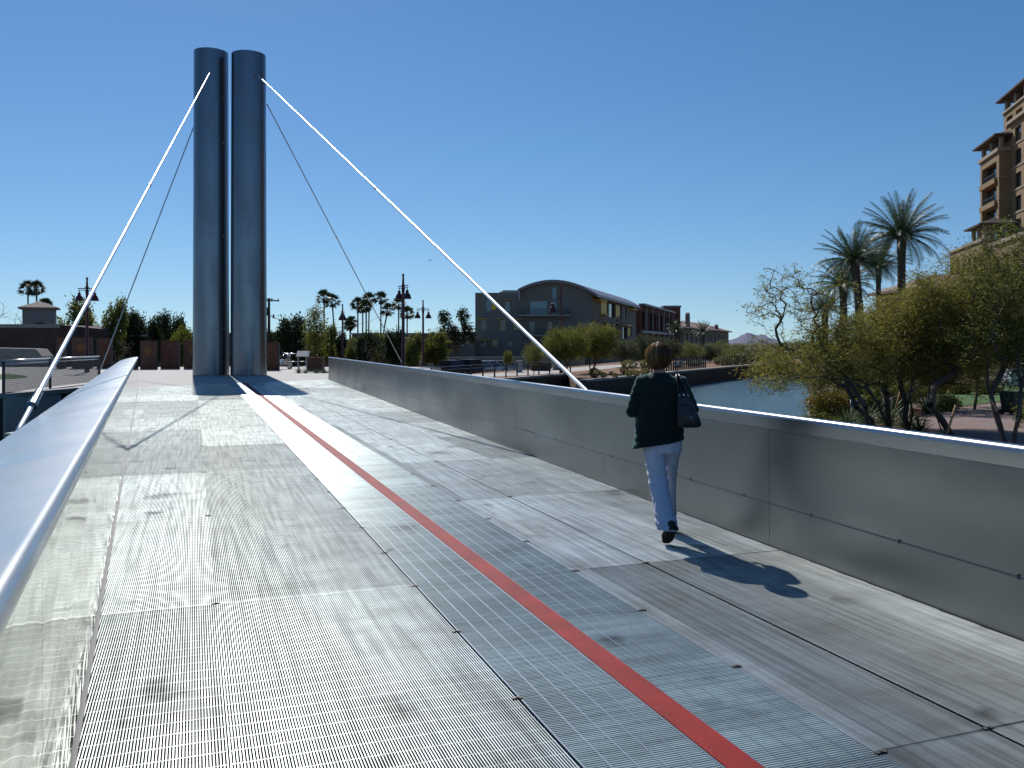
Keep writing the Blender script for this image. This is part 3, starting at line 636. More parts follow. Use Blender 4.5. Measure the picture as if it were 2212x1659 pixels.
# --- mission style stucco building
M_stuc=mat('stucco_far',(.24,.19,.145),.9,var=.12,scale=.6); M_tile=mat('clay_tile',(.21,.125,.10),.8,var=.2,scale=2,bump=.3,bscale=8)
a,b=rowb(1466,246,1574,335); sb=empty('mission_building',a,label='tan stucco building with low tiled roof and rounded belfry gables',cat='building'); t=(b-a).normalized(); n=Vector((t.y,-t.x,0)); L_=(b-a).length; H=Z(702,246)-GZ-.6
mb=MB(); hf=[(4+k*L_/13,6.4+k*L_/13,H*.45,H*.82) for k in range(12)]+[(10,15,.3,H*.36)]
wall_grid(mb,(0,0,0),t,n,L_,0,H,hf,.5)
ctr=t*(L_*.25)
for q,rw,hh in ((L_*.16,2.6,4.6),(L_*.72,3.2,2.2)):
    # rounded gable with an opening
    c=t*q+n*.02; pts=[]; 
    for k in range(15):
        an=math.pi*k/14; pts.append((q+rw*math.cos(an)*.6,H+hh-1.6+1.6*math.sin(an)))
    pts=[(q+rw*.62,H-1)]+pts+[(q-rw*.62,H-1)]
    n_=len(pts); mb.add([tuple(t*x+n*.03+Vector((0,0,z))) for x,z in pts]+[tuple(t*x-n*.8+Vector((0,0,z))) for x,z in pts],[tuple(range(n_)),tuple(range(n_,2*n_))[::-1]]+[(i,(i+1)%n_,(i+1)%n_+n_,i+n_) for i in range(n_)])
mb.build('wall',M_stuc,sb)
for h in hf: window(sb,(0,0,0),t,n,h,M_win,M_rail,depth=.5)
mb=MB(); back=-n*9; up=Vector((0,0,3.0))
e0=n*1.2+Vector((0,0,H)); e1=t*(L_+1)+n*1.2+Vector((0,0,H)); mb.add([tuple(e0),tuple(e1),tuple(t*(L_-4)+back+Vector((0,0,H))+up),tuple(t*3+back+Vector((0,0,H))+up),tuple(e1+back*2),tuple(e0+back*2)],[(0,1,2,3),(1,4,2),(3,5,0),(4,5,3,2)])
mb.add([tuple(e0-Vector((0,0,.4))),tuple(e1-Vector((0,0,.4))),tuple(e1),tuple(e0)],[(0,1,2,3)]); mb.build('tiled_roof',M_tile,sb)
# --- tan tower on the near bank
M_tan=mat('tan_stucco',(.27,.18,.092),.9,var=.10,scale=.5,bump=.15,bscale=6); M_trim=mat('cream_trim',(.34,.28,.21),.8); M_troof=mat('tower_tile',(.07,.05,.045),.8,var=.2,scale=3)
td=Vector((.2278,.9737,0)); tn=Vector((-.9737,.2278,0))     # along the canal, facade faces the canal
T0=Vector((72.9,137,-.1)); tw=empty('tower_building',T0,label='tall tan apartment tower with balconies behind the trees',cat='building')
tp=lambda a,k,z:td*(-a)+tn*k+Vector((0,0,z))   # a towards the camera, k out over the canal
def block(name,a0,a1,k0,k1,z0,z1,holes=(),fholes=(),m=None,depth=.9):
    mb=MB(); 
    wall_grid(mb,tp(a0,k1,z0),-td,tn,a1-a0,z0,z1,[(h[0]-a0,h[1]-a0,h[2],h[3]) for h in holes],depth)
    # front face, looking at the bridge
    wall_grid(mb,tp(a1,k1,z0),-tn,-td,k1-k0,z0,z1,[(h[0],h[1],h[2],h[3]) for h in fholes],.3)
    mb.quad(tp(a0,k1,z1),tp(a1,k1,z1),tp(a1,k0,z1),tp(a0,k0,z1)); mb.quad(tp(a0,k0,z0),tp(a0,k0,z1),tp(a0,k1,z1),tp(a0,k1,z0)); mb.quad(tp(a0,k0,z0),tp(a1,k0,z0),tp(a1,k0,z1),tp(a0,k0,z1))
    o=mb.build(name,m or M_tan,tw)
    for h in holes: window(tw,tp(a0,k1,z0)-Vector((0,0,0)),-td,tn,(h[0]-a0,h[1]-a0,h[2],h[3]),M_win,M_rail,depth=depth)
    for h in fholes: window(tw,tp(a1,k1,z0),-tn,-td,h,M_win,M_rail,depth=.3)
    return o
def trim(a0,a1,k0,k1,z,h=.35,ov=.3,name='cornice'):
    mb=MB(); pts=[tp(a0-ov,k1+ov,0),tp(a1+ov,k1+ov,0),tp(a1+ov,k0,0),tp(a0-ov,k0,0)]; mb.prism([(p.x,p.y) for p in pts],z,z+h); mb.build(name,M_trim,tw)
def tile(a0,a1,k0,k1,z,h,ov=.9):
    mb=MB(); b=[tp(a0-ov,k1+ov,z),tp(a1+ov,k1+ov,z),tp(a1+ov,k0-ov,z),tp(a0-ov,k0-ov,z)]; km=(k0+k1)/2
    q=[tp(a0+1.5,km,z+h),tp(a1-1.5,km,z+h)]; lo_=[p-Vector((0,0,.25)) for p in b]
    mb.add([tuple(p) for p in b+q+lo_],[(0,1,5,4),(1,2,5),(2,3,4,5),(3,0,4),(6,7,1,0),(7,8,2,1),(8,9,3,2),(9,6,0,3),(9,8,7,6)]); fixn(mb.build('tiled_roof',M_troof,tw))
def posts(a0,a1,k,z0,z1,n,w=.5):
    for i in range(n):
        a=a0+(a1-a0)*i/(n-1); mb=MB(); mb.bar(tp(a,k,z0),tp(a,k,z1),w,w); mb.build('column',M_trim,tw)
fl=3.28
bayh=[(.9,8.2,26.0-fl*i,28.5-fl*i) for i in range(7)]
block('bay',0,9.4,-8,0,0,29.7,bayh,[])
for i in range(7):
    z=26.0-fl*i; mb=MB(); mb.bar(tp(.7,.12,z-.35),tp(8.4,.12,z-.35),.5,.75); mb.build('balcony',M_tan,tw)
    mb=MB(); mb.bar(tp(.9,-.1,z+.95),tp(8.2,-.1,z+.95),.07,.09)
    for k in range(25): mb.bar(tp(.9+7.3*k/24,-.1,z),tp(.9+7.3*k/24,-.1,z+.95),.04,.04)
    mb.build('balcony_rail',M_rail,tw)
    trim(9.0,9.4,-8,0,z-.1+fl*.0,.14,.08,'string_course')
trim(0,9.4,-8,0,29.7,.5,.3)
posts(.5,9.0,-.4,30.2,32.0,3); posts(9.0,9.0001,-3.5,30.2,32.0,2)
tile(0,9.4,-6,0,32.1,1.0)
mainh=[]
for i in range(10):
    for k in range(12): mainh.append((11.2+k*5.0,13.9+k*5.0,.9+fl*i,3.0+fl*i))
block('main_block',9.4,72,-24,-1.55,0,33.4,mainh,[],depth=.3)
for i in range(10): trim(9.6,72,-2,-1.55,fl*i+.55,.16,.1,'string_course')
trim(9.4,72,-24,-1.55,33.4,.45,.5)
uph=[(5.2+k*4.2,8.0+k*4.2,33.6,35.4) for k in range(16)]
block('upper_block',3.9,72,-22,-2.2,28,36.2,[h for h in uph],[],depth=1.0)
trim(3.9,72,-22,-2.2,36.2,.3,.25); posts(4.4,71,-2.6,36.5,38.3,17,.6); tile(3.9,72,-16,-2.2,38.4,1.5)
mb=MB(); p=[tp(5,-5,0),tp(71,-5,0),tp(71,-20,0),tp(5,-20,0)]; mb.prism([(q.x,q.y) for q in p],36.5,38.3); mb.build('attic_wall',M_tan,tw)
mb=MB(); p=[tp(14,-4,0),tp(72,-4,0),tp(72,-20,0),tp(14,-20,0)]; mb.prism([(q.x,q.y) for q in p],39.5,42.0); mb.build('penthouse',M_tan,tw); tile(14,72,-20,-4,42,1.2)
block('terrace_block',-4,14,-2,3.4,0,16.2,[(-3+k*3.1,-1.3+k*3.1,11.5,14.4) for k in range(6)],[(.8,2.3,10.8,14)])
trim(-4,14,-2,3.4,16.2,.35,.25); posts(8,13.6,3.0,16.5,18.6,3,.45); posts(13.6,13.6001,.4,16.5,18.6,2,.45); tile(7,14,-.5,3.4,18.7,.9,.6)
block('terrace_block',14.5,40,-1.6,2.6,0,15.2,[(16+k*4.2,18.4+k*4.2,10.6,13.6) for k in range(5)]+[(16+k*4.2,18.4+k*4.2,6.6,9.4) for k in range(5)],[])
trim(14.5,40,-1.6,2.6,15.2,.5,.35)
# low wing left of the tower
q=Vector((X(1980,112),112,-.1)); lw2=empty('low_wing',q,label='low tan wing with a tiled hip roof behind the date palms',cat='building')
mb=MB(); mb.box((8,6,4.4),(16,12,8.8)); mb.build('wall',M_tan,lw2); mb=MB(); mb.add([(-1,-1,8.8),(17,-1,8.8),(17,13,8.8),(-1,13,8.8),(5,6,11),(11,6,11),(-1,-1,8.5),(17,-1,8.5),(17,13,8.5),(-1,13,8.5)],[(0,1,5,4),(1,2,5),(2,3,4,5),(3,0,4),(6,7,1,0),(7,8,2,1),(9,6,0,3),(9,8,7,6)]); fixn(mb.build('tiled_roof',M_tile,lw2))
for k in range(4):
    mb=MB(); mb.bx(1.5+k*3.7,3.2+k*3.7,-.05,0,5.2,7.2); f=mb.build('window',M_trim,lw2); mb=MB(); mb.bx(1.65+k*3.7,3.05+k*3.7,-.07,-.051,5.35,7.05); mb.build('pane',M_win,f)
# --- left side buildings
M_brown=mat('brown_block',(.075,.05,.04),.9,var=.25,scale=.5,bump=.2,bscale=6); M_pale=mat('pale_siding',(.20,.21,.215),.85,var=.15,scale=1.5,stretch=(1,1,6)); M_shing=mat('shingle',(.22,.17,.14),.85,var=.2,scale=4)
d=115; c=Vector((X(59,d),d,GZ)); hb=empty('roof_house',c,label='pale square upper storey with a pyramid roof behind the brown wall',cat='house'); hw=(X(100.6,d)-X(17.6,d))/2; zb=Z(701.5,d)-GZ-3; ze_=Z(663,d)-GZ; za=Z(648,d)-GZ; ew=(X(108.3,d)-X(10.5,d))/2
M4=Matrix.Rotation(.42,3,'Z')
mb=MB(); mb.box((0,3,ze_/2),(hw*1.5,hw*1.5,ze_),M=M4); mb.build('wall',M_pale,hb)
mb=MB(); e=ew*.80; cs=[M4@Vector((x*e,y*e,0))+Vector((0,3,ze_)) for x,y in((-1,-1),(1,-1),(1,1),(-1,1))]
mb.add([tuple(p) for p in cs]+[(0,3,za)]+[tuple(p-Vector((0,0,.22))) for p in cs],[(0,1,4),(1,2,4),(2,3,4),(3,0,4),(5,6,1,0),(6,7,2,1),(7,8,3,2),(8,5,0,3),(8,7,6,5)]); fixn(mb.build('pyramid_roof',M_shing,hb))
mb=MB(); q=M4@Vector((.15,-hw*.75-.03,0)); mb.box((q.x,q.y+3,zb+2.7),(1,.08,1.2),M=M4); mb.build('window',M_brown,hb)
d=88; c=Vector((X(-60,d),d,GZ)); br=empty('brown_building',c,label='long dark brown flat roofed building at the left edge',cat='building'); xe=X(128,d)-c.x; xf=X(172,d)-c.x; zt_=Z(701.5,d)-GZ; zf=Z(709,d)-GZ
mb=MB(); mb.bx(0,xe,0,9,0,zt_); mb.add([(xe,0,0),(xf,5,0),(xf,5,zf),(xe,0,zt_),(xf,9,0),(xf,9,zf),(xe,9,zt_)],[(0,1,2,3),(1,4,5,2),(3,2,5,6)]); mb.build('wall',M_brown,br)
mb=MB(); mb.bx(-.2,xe+.1,-.15,0,zt_-.3,zt_+.06); mb.build('roof_edge',M_conc,br)
d=80; c=Vector((X(-30,d),d,GZ)); lw3=tag(MB().add([(0,0,0),(X(92,d)-c.x,0,0),(X(91,d)-c.x,0,Z(770,d)-GZ),(X(77,d)-c.x,0,Z(753.5,d)-GZ),(0,0,Z(751,d)-GZ),(0,2,0),(X(92,d)-c.x,2,0),(X(91,d)-c.x,2,Z(770,d)-GZ),(X(77,d)-c.x,2,Z(753.5,d)-GZ),(0,2,Z(751,d)-GZ)],[(0,1,2,3,4),(5,9,8,7,6),(4,3,8,9),(3,2,7,8),(2,1,6,7)]).build('retaining_wall',M_conc,None,c),'concrete wall with a sloping right end, left of the plaza','wall')
# low buildings behind the middle trees
M_mauve=mat('mauve_wall',(.19,.15,.14),.9,var=.12,scale=.5); M_whroof=mat('pale_roof',(.42,.42,.42),.6)
def flat(px0,px1,d,yt,label,m,roof=True,name='flat_roof_building'):
    c=Vector((X(px0,d),d,GZ)); root=empty(name,c,label=label,cat='building'); w_=X(px1,d)-c.x; h=Z(yt,d)-GZ
    mb=MB(); k=max(2,int(w_/4)); hh=[(w_*(i+.25)/k,w_*(i+.7)/k,.9,min(2.4,h-.5)) for i in range(k)]
    wall_grid(mb,(0,0,0),S,Nn,w_,0,h,hh,.2); mb.quad((w_,0,0),(w_,8,0),(w_,8,h),(w_,0,h)); mb.quad((0,0,0),(0,0,h),(0,8,h),(0,8,0)); mb.build('wall',m,root)
    for q in hh: window(root,(0,0,0),S,Nn,q,M_win,M_rail,depth=.2)
    mb=MB(); mb.bx(-.3,w_+.3,-.5,8.3,h,h+.22); mb.build('roof',M_whroof if roof else m,root); return root
flat(672,905,112,737,'long mauve single storey building behind the planter and lamp',M_mauve,False)
flat(760,985,150,722,'low building with a pale flat roof under the tall palms',M_mauve)
flat(205,420,100,727,'dark low house among the trees left of the pylons',M_brown,True)
flat(395,640,140,722,'low block hidden behind the twin pylons',M_mauve,False)
# ================================================================ vegetation
def leafmat(name,a,b,sc_=1.5,trans=.35,rough=.55): return mat(name,a,rough,col2=b,scale=sc_,detail=3,trans=trans,spec=.3)
M_bark=mat('bark',(.085,.065,.05),.95,var=.3,scale=9,bump=.5,bscale=30)
M_lbark=mat('pale_bark',(.20,.17,.13),.9,var=.35,scale=9,bump=.4,bscale=30)
L_dark=leafmat('leaf_dark',(.018,.030,.011),(.055,.078,.025))
L_mid=leafmat('leaf_mid',(.10,.12,.026),(.24,.245,.055),trans=.42)
L_yel=leafmat('leaf_yellowgreen',(.10,.12,.018),(.22,.21,.035),trans=.5)
L_grey=leafmat('leaf_greygreen',(.05,.065,.03),(.11,.12,.055))
L_olive=leafmat('leaf_olive',(.17,.17,.036),(.34,.30,.07),sc_=2.2,trans=.55)
L_gold=leafmat('leaf_gold',(.16,.13,.02),(.30,.20,.03),sc_=3,trans=.4)
L_palm=leafmat('leaf_palm',(.022,.038,.016),(.06,.085,.03),trans=.2)
L_date=leafmat('leaf_date_palm',(.05,.085,.038),(.115,.155,.066),trans=.22,rough=.42)
L_agave=leafmat('leaf_agave',(.05,.085,.035),(.12,.16,.06),trans=.25,rough=.45)
M_ptrunk=mat('palm_trunk',(.10,.075,.055),.95,var=.4,scale=7,bump=.8,bscale=22,stretch=(1,1,3))
M_twig=mat('twig',(.075,.058,.042),.9)
def grow(base,limbs,targets,r,jit=.10,sub=3,bias=.25,thin=.55):
    """nodes joined towards every target from the nearest part of what has grown; returns chains and the tips"""
    nd=[Vector(base)]; par=[-1]; cost=[0.0]; chains=[]
    def chain(i,to,k,j):
        a=nd[i]; ids=[i]; L_=(to-a).length; off=Vector((r.uniform(-1,1),r.uniform(-1,1),r.uniform(-.3,1)))*L_*j
        for q in range(1,k+1):
            t=q/k; p=a.lerp(to,t)+off*math.sin(math.pi*t)+Vector((r.uniform(-1,1),r.uniform(-1,1),r.uniform(-1,1)))*L_*.05*(1 if q<k else 0)
            nd.append(p); par.append(ids[-1]); cost.append(cost[ids[-1]]+L_/k); ids.append(len(nd)-1)
        chains.append(ids); return ids
    for limb in limbs:
        i=0
        for p in limb: i=chain(i,Vector(p),2,.08)[-1]
    ts=sorted(targets,key=lambda p:(p-nd[0]).length)
    for t in ts:
        bi=0;bd=1e9
        for i in range(1 if len(nd)>1 else 0,len(nd)):
            dx=t-nd[i]; c=dx.length+bias*cost[i]*.3
            if c<bd: bd=c;bi=i
        k=sub if (t-nd[bi]).length>.3 else 2
        chain(bi,t,k,jit)
    cnt=[0]*len(nd); ch=[0]*len(nd)
    for i in range(1,len(nd)): ch[par[i]]+=1
    for i in range(len(nd)-1,0,-1):
        if ch[i]==0: cnt[i]=1
        cnt[par[i]]+=cnt[i]
    return nd,par,chains,cnt
def wood(mb,nd,chains,cnt,r0,rmax,pw=.5,n=6):
    for ids in chains:
        rad=[min(rmax,r0*max(1,cnt[i])**pw) for i in ids]; rad[0]=min(rad[0],rad[1]*1.25)
        mb.tube([nd[i] for i in ids],rad,n if max(rad)>r0*3.2 else 3,caps=False)
def ellip(c,rd,r,shell=.35):
    while True:
        p=Vector((r.uniform(-1,1),r.uniform(-1,1),r.uniform(-1,1)))
        if shell<p.length<1: return Vector((c[0]+p.x*rd[0],c[1]+p.y*rd[1],c[2]+p.z*rd[2]))
def strips(mb,p,n,ln,wd,r,spread,droop=.3,mi=0):
    mb.cur=mi
    for _ in range(n):
        o=p+Vector((r.gauss(0,spread),r.gauss(0,spread),r.gauss(0,spread)))
        a=r.uniform(0,6.283); e=r.gauss(-droop,.5); d=Vector((math.cos(a)*math.cos(e),math.sin(a)*math.cos(e),math.sin(e)))
        q=d.cross(Vector((r.uniform(-1,1),r.uniform(-1,1),r.uniform(-1,1))));
        if q.length<1e-3: continue
        q.normalize(); l=ln*r.uniform(.6,1.3); w_=wd*r.uniform(.7,1.2)/2
        mb.add([o-q*w_*.4,o+d*l*.5-q*w_,o+d*l,o+d*l*.5+q*w_],[(0,1,2,3)])
    mb.cur=0
def make_tree(name,base,ells,ntar,leafm,seed,limbs=None,r0=.012,rmax=.16,nl=9,ln=.3,wd=.14,spread=.25,bark=None,jit=.1,shell=.3,extra=None,droop=.1,barefrac=0):
    """ells: (centre relative to the base, radii, weight)"""
    r=random.Random(seed); tg=[]
    for c,rd,wt in ells:
        for _ in range(int(ntar*wt)): tg.append(ellip(c,rd,r,shell))
    limbs=limbs or [[(0,0,ells[0][0][2]-ells[0][1][2]*.75)]]
    nd,par,chains,cnt=grow((0,0,0),limbs,tg,r,jit)
    mb=MB(); wood(mb,nd,chains,cnt,r0,rmax); root=empty(name,base)
    mb.build('trunk',bark or M_bark,root)
    lf=MB(); mats=[leafm]+([extra] if extra else [])
    for ids in chains[len([1 for l in limbs for _ in l]):]:
        if r.random()<barefrac: continue
        mi=1 if extra and r.random()<.16 else 0
        for i in ids[1:]:
            strips(lf,nd[i],nl if i==ids[-1] else nl//2,ln,wd,r,spread,droop,mi)
    lf.build('crown',mats,root)
    return root
def recopy(o,label,loc,rz,s,group=None):
    c=dup(o,loc,rz,s,label); 
    if group: c['group']=group
    return c
GT='trees beyond the plaza'
# prototypes of far trees, 1 unit = about 1 m, crown 5 m wide 7 m tall
def far_proto(kind,seed,leafm,H,W,nt=150,nl=14,ln=.42,wd=.2):
    r=random.Random(seed); ells=[((0,0,H*.55),(W*.46,W*.46,H*.36),.5)]
    for k in range(6):
        a=r.uniform(0,6.28); ells.append(((math.cos(a)*W*.3,math.sin(a)*W*.3,H*r.uniform(.35,.84)),(W*.25,W*.25,H*.15),.2))
    o=make_tree('broadleaf_tree',(0,0,0),ells,nt,leafm,seed,r0=.02,rmax=.22,nl=nl,ln=ln,wd=wd,spread=.3)
    o['category']='tree'; o['group']=GT; return o
protos=[far_proto(0,1,L_dark,7,6),far_proto(0,2,L_mid,7,6),far_proto(0,3,L_dark,7,5),far_proto(0,4,L_yel,7,6)]
used=[False]*4
def place_far(k,px0,px1,ytop,d,label,zb=GZ):
    o=protos[k]; w_=X(px1,d)-X(px0,d); h=Z(ytop,d)-zb; s=(w_/5.9,w_/5.9,h/7.0)
    loc=((X(px0,d)+X(px1,d))/2,d,zb); rz=rng.uniform(0,6.28)
    if not used[k]: used[k]=True; o.location=loc; o.rotation_euler.z=rz; o.scale=s; o['label']=label; return o
    return recopy(o,label,loc,rz,s)
FT=[(1,125,206,640,98,'green tree behind the left double lamp'),(1,216,272,640,96,'tall loose tree right of the left double lamp'),(0,262,320,660,100,'rounded green tree behind the thin left stay rod'),
 (2,314,356,667,92,'narrow dark tree, left one of the dark pair'),(0,344,402,663,90,'dense dark tree left of the twin pylons'),(3,366,424,695,86,'low olive green tree touching the left pylon'),
 (0,597,666,668,84,'large dark tree right of the power pole'),(3,655,702,700,90,'yellowish bushy tree above the rust planter'),(1,688,726,696,95,'green tree under the two tallest palms'),
 (0,716,748,702,100,'small dark tree behind the single-bell lamp'),(3,744,790,720,104,'low yellow green tree beside the short palms'),(2,764,815,708,90,'brownish twiggy tree under the cluster of palms'),
 (1,804,842,714,98,'low rounded tree behind the thin stay rod end'),(0,830,872,700,92,'dark tree behind the nearest double lamp'),(1,868,912,716,88,'mid green tree between the two double lamps'),
 (3,912,966,702,92,'golden topped tree right of the second double lamp'),(0,560,605,706,110,'dark low tree behind the power pole'),(1,60,130,694,120,'green tree beside the pyramid roof'),(0,640,770,728,125,'wide dark tree line behind the mauve building'),(1,770,930,722,130,'wide hedge-like tree behind the pale flat roof'),(0,180,330,712,125,'broad dark tree far behind the left lamp')]
for k,a,b,yt,d,lab in FT: place_far(k,a,b,yt,d,lab)
# clumpy eucalyptus
H=11; d=118
o=make_tree('eucalyptus_tree',(X(985,d),d,GZ),[((-1.6,0,7.4),(1.0,1,1.1),.2),((1.0,0,7.6),(.95,.9,1.2),.2),((-.6,0,5.6),(.8,.8,.9),.16),((1.6,.3,5.7),(.9,.9,.9),.16),((.2,0,4.3),(1.2,.9,.9),.16),((2.4,0,4.5),(.7,.7,.6),.08),((-1.7,0,5.7),(.6,.6,.6),.08)],170,L_dark,31,r0=.02,rmax=.2,nl=12,ln=.34,wd=.16,spread=.2)
tag(o,'tall clumpy eucalyptus left of the grey arched building','tree'); o.scale=(.92,.92,.93)
# bare winter trees
for px,yt,d,lab,sd in ((9,705,95,'leafless tree at the left edge by the pyramid roof',41),(808,738,80,'leafless shrub tree in front of the mauve building',42),(260,740,75,'bare brown tree in front of the left low house',43)):
    h=Z(yt-60 if px<100 else yt-20,d)-GZ; o=make_tree('bare_tree',(X(px,d),d,GZ),[((0,0,h*.62),(h*.3,h*.3,h*.38),1)],120,L_grey,sd,r0=.012,rmax=.12,nl=2,ln=.15,wd=.05,spread=.2,barefrac=.6); tag(o,lab,'tree')
# fan palms
def fan_palm(h,seed,lean=0.0,cr=1.45,nleaf=34):
    r=random.Random(seed); root=empty('fan_palm',(0,0,0)); mb=MB()
    pts=[(lean*(t**2),0,h*t) for t in (0,.15,.3,.5,.7,.85,1)]; mb.tube(pts,[.26,.2,.17,.155,.14,.14,.16],8); mb.build('trunk',M_ptrunk,root)
    top=Vector((lean,0,h)); lf=MB()
    for i in range(nleaf):
        a=i*2.399+r.uniform(-.3,.3); e=1.45-2.2*(i/nleaf)+r.uniform(-.2,.2); d=Vector((math.cos(a)*math.cos(e),math.sin(a)*math.cos(e),math.sin(e)))
        st=cr*.45*r.uniform(.85,1.1); c=top+d*st+Vector((0,0,.15)); lf.bar(top,c,.03,.02)
        side=d.cross(Vector((0,0,1))).normalized(); side=(Matrix.Rotation(r.uniform(-.8,.8),3,d)@side); upv=side.cross(d)
        nb_=13
        for k in range(nb_):
            f=(k/(nb_-1)-.5)*1.9; dd=(d*math.cos(f)+side*math.sin(f)).normalized(); L_=cr*.66*(1-.16*abs(f))*r.uniform(.8,1.15)
            q=dd.cross(upv).normalized()*.055; m_=c+dd*L_*.55+upv*.03; tip=c+dd*L_-Vector((0,0,.14*L_*r.uniform(.2,1.6)))
            lf.add([c,m_-q,tip,m_+q],[(0,1,2,3)])
    lf.build('crown',L_palm,root)
    sk=MB()      # skirt of dead leaves
    for i in range(26):
        a=r.uniform(0,6.28); p=top+Vector((math.cos(a)*.14,math.sin(a)*.14,-.05)); q=p+Vector((math.cos(a)*.38,math.sin(a)*.38,-r.uniform(.5,.9))); t=Vector((-math.sin(a),math.cos(a),0))*.12
        sk.add([p,q-t,q+t],[(0,1,2)])
    sk.build('dead_leaves',M_ptrunk,root)
    tag(root,None,'palm tree','tall fan palms on the skyline'); return root
FP=[(700,645,170,12,'tallest fan palm, left one of the pair right of the pylons',0),(717.5,654,172,12,'fan palm at the right of the tall pair, crown slightly lower',-.5),(773,660,178,11,'fan palm at the left end of the palm cluster',0),(783.5,667,176,10,'short-crowned fan palm second in the palm cluster',0),
 (791,664,165,10,'dark fan palm in the middle of the palm cluster',0),(798,651,178,12,'high fan palm crossed by the thin stay rod',.2),(822.7,648,180,11.5,'straight fan palm left of the nearest double lamp',0),(837.5,673,170,11,'leaning fan palm with a bent trunk',1.2),
 (861,660,185,11,'fan palm just left of the double lamp pole',0),(879.5,680,175,11,'fan palm just right of the double lamp pole',0),(60.5,627,165,13,'left fan palm behind the pyramid roof',0),(79,626,160,12.5,'right fan palm behind the pyramid roof',0),(97,661,150,10,'low fan palm beside the pyramid roof edge',0),
 (754,705,168,9,'short palm left of the leaning pair',-.6),(759,699,170,10,'short palm with a wide crown by the single-bell lamp',.5)]
for i,(px,py,d,rpx,lab,ln_) in enumerate(FP):
    cr=rpx*1.7*d/FD; h=Z(py,d)-GZ
    o=fan_palm(h,50+i,ln_,cr); o.location=(X(px,d)-ln_,d,GZ); o.rotation_euler.z=0; o['label']=lab
# date palms
def date_palm(h,cr,seed,tr=.3,n=64,lean=(0,0)):
    r=random.Random(seed); root=empty('date_palm',(0,0,0)); mb=MB(); pts=[];rad=[]
    for i in range(int(h/.16)+1):
        t=min(1,i*.16/h); pts.append((lean[0]*t*t,lean[1]*t*t,h*t)); rad.append(tr*(1.0-.12*t+(.25*max(0,t-.82)/.18))*(1+(.07 if i%2 else -.03)))
    mb.tube(pts,rad,10,smooth=False); mb.build('trunk',M_ptrunk,root)
    top=Vector((lean[0],lean[1],h)); lf=MB(); rc=MB()
    for i in range(n):
        a=i*2.3999+r.uniform(-.25,.25); e=1.45-1.75*(i/n)**.9+r.uniform(-.1,.1); L_=cr*r.uniform(.95,1.15); dr=.22+.5*(i/n)
        hd=Vector((math.cos(a),math.sin(a),0)); K=9; p=top+hd*.15; ax=[p.copy()]; ee=e
        for k in range(K): ee-=dr*1.5/K*(.4+k/K*1.5); p=p+(hd*math.cos(ee)+Vector((0,0,math.sin(ee))))*L_/K; ax.append(p.copy())
        rc.tube(ax,[.035*(1-k/(K+1)) for k in range(K+1)],3,caps=False)
        side=Vector((-math.sin(a),math.cos(a),0))
        for k in range(2,K*4+1):
            t=k/(K*4); f=t*K; i0=min(int(f),K-1); c=ax[i0].lerp(ax[i0+1],f-i0); tg=(ax[i0+1]-ax[i0]).normalized(); nrm=side.cross(tg)
            ll=cr*.2*(math.sin(math.pi*min(1,.12+t*.86))**.6)
            for s_ in(-1,1):
                dd=(side*s_*.75+tg*.6+nrm*(.28+r.uniform(-.15,.15))).normalized(); w_=tg*.028*cr/3
                lf.add([c-w_,c+w_,c+dd*ll+Vector((0,0,-.05))],[(0,1,2)])
    lf.build('crown',L_date,root); rc.build('frond_stems',L_agave,root)
    tag(root,None,'palm tree','date palms on the near bank'); return root
for i,(px,py,d,rpx,lab) in enumerate([(1947.5,512,62,92,'tallest date palm with a full crown, trunk rising clear'),(1845,566,60,78,'date palm with dense dark crown left of the tallest'),(1897.5,578,78,60,'slim date palm between the two big ones'),(1822,618,66,62,'lower date palm at the left of the palm group'),(1782,668,75,42,'small short date palm low behind the bare mesquite'),(2222,640,48,85,'dark date palm at the right edge under the tower')]):
    o=date_palm(Z(py,d)+.1+.12,rpx*d/FD*1.04,80+i,tr=.30 if i!=2 else .24,lean=((-.5,0) if i==1 else (0,0))); o.location=(X(px,d)-(-.5 if i==1 else 0),d,-.12); o['label']=lab
for px,py,d,rp,lab in ((1461,712,190,26,'dark palm in front of the mission building, left one'),(1519,716,200,26,'dark palm in front of the mission building, right one')):
    o=date_palm(Z(py,d)-GZ,rp*d/FD,91+int(px)%7,tr=.35,n=40); o.location=(X(px,d),d,GZ); o['label']=lab; o['group']='palms by the mission building'
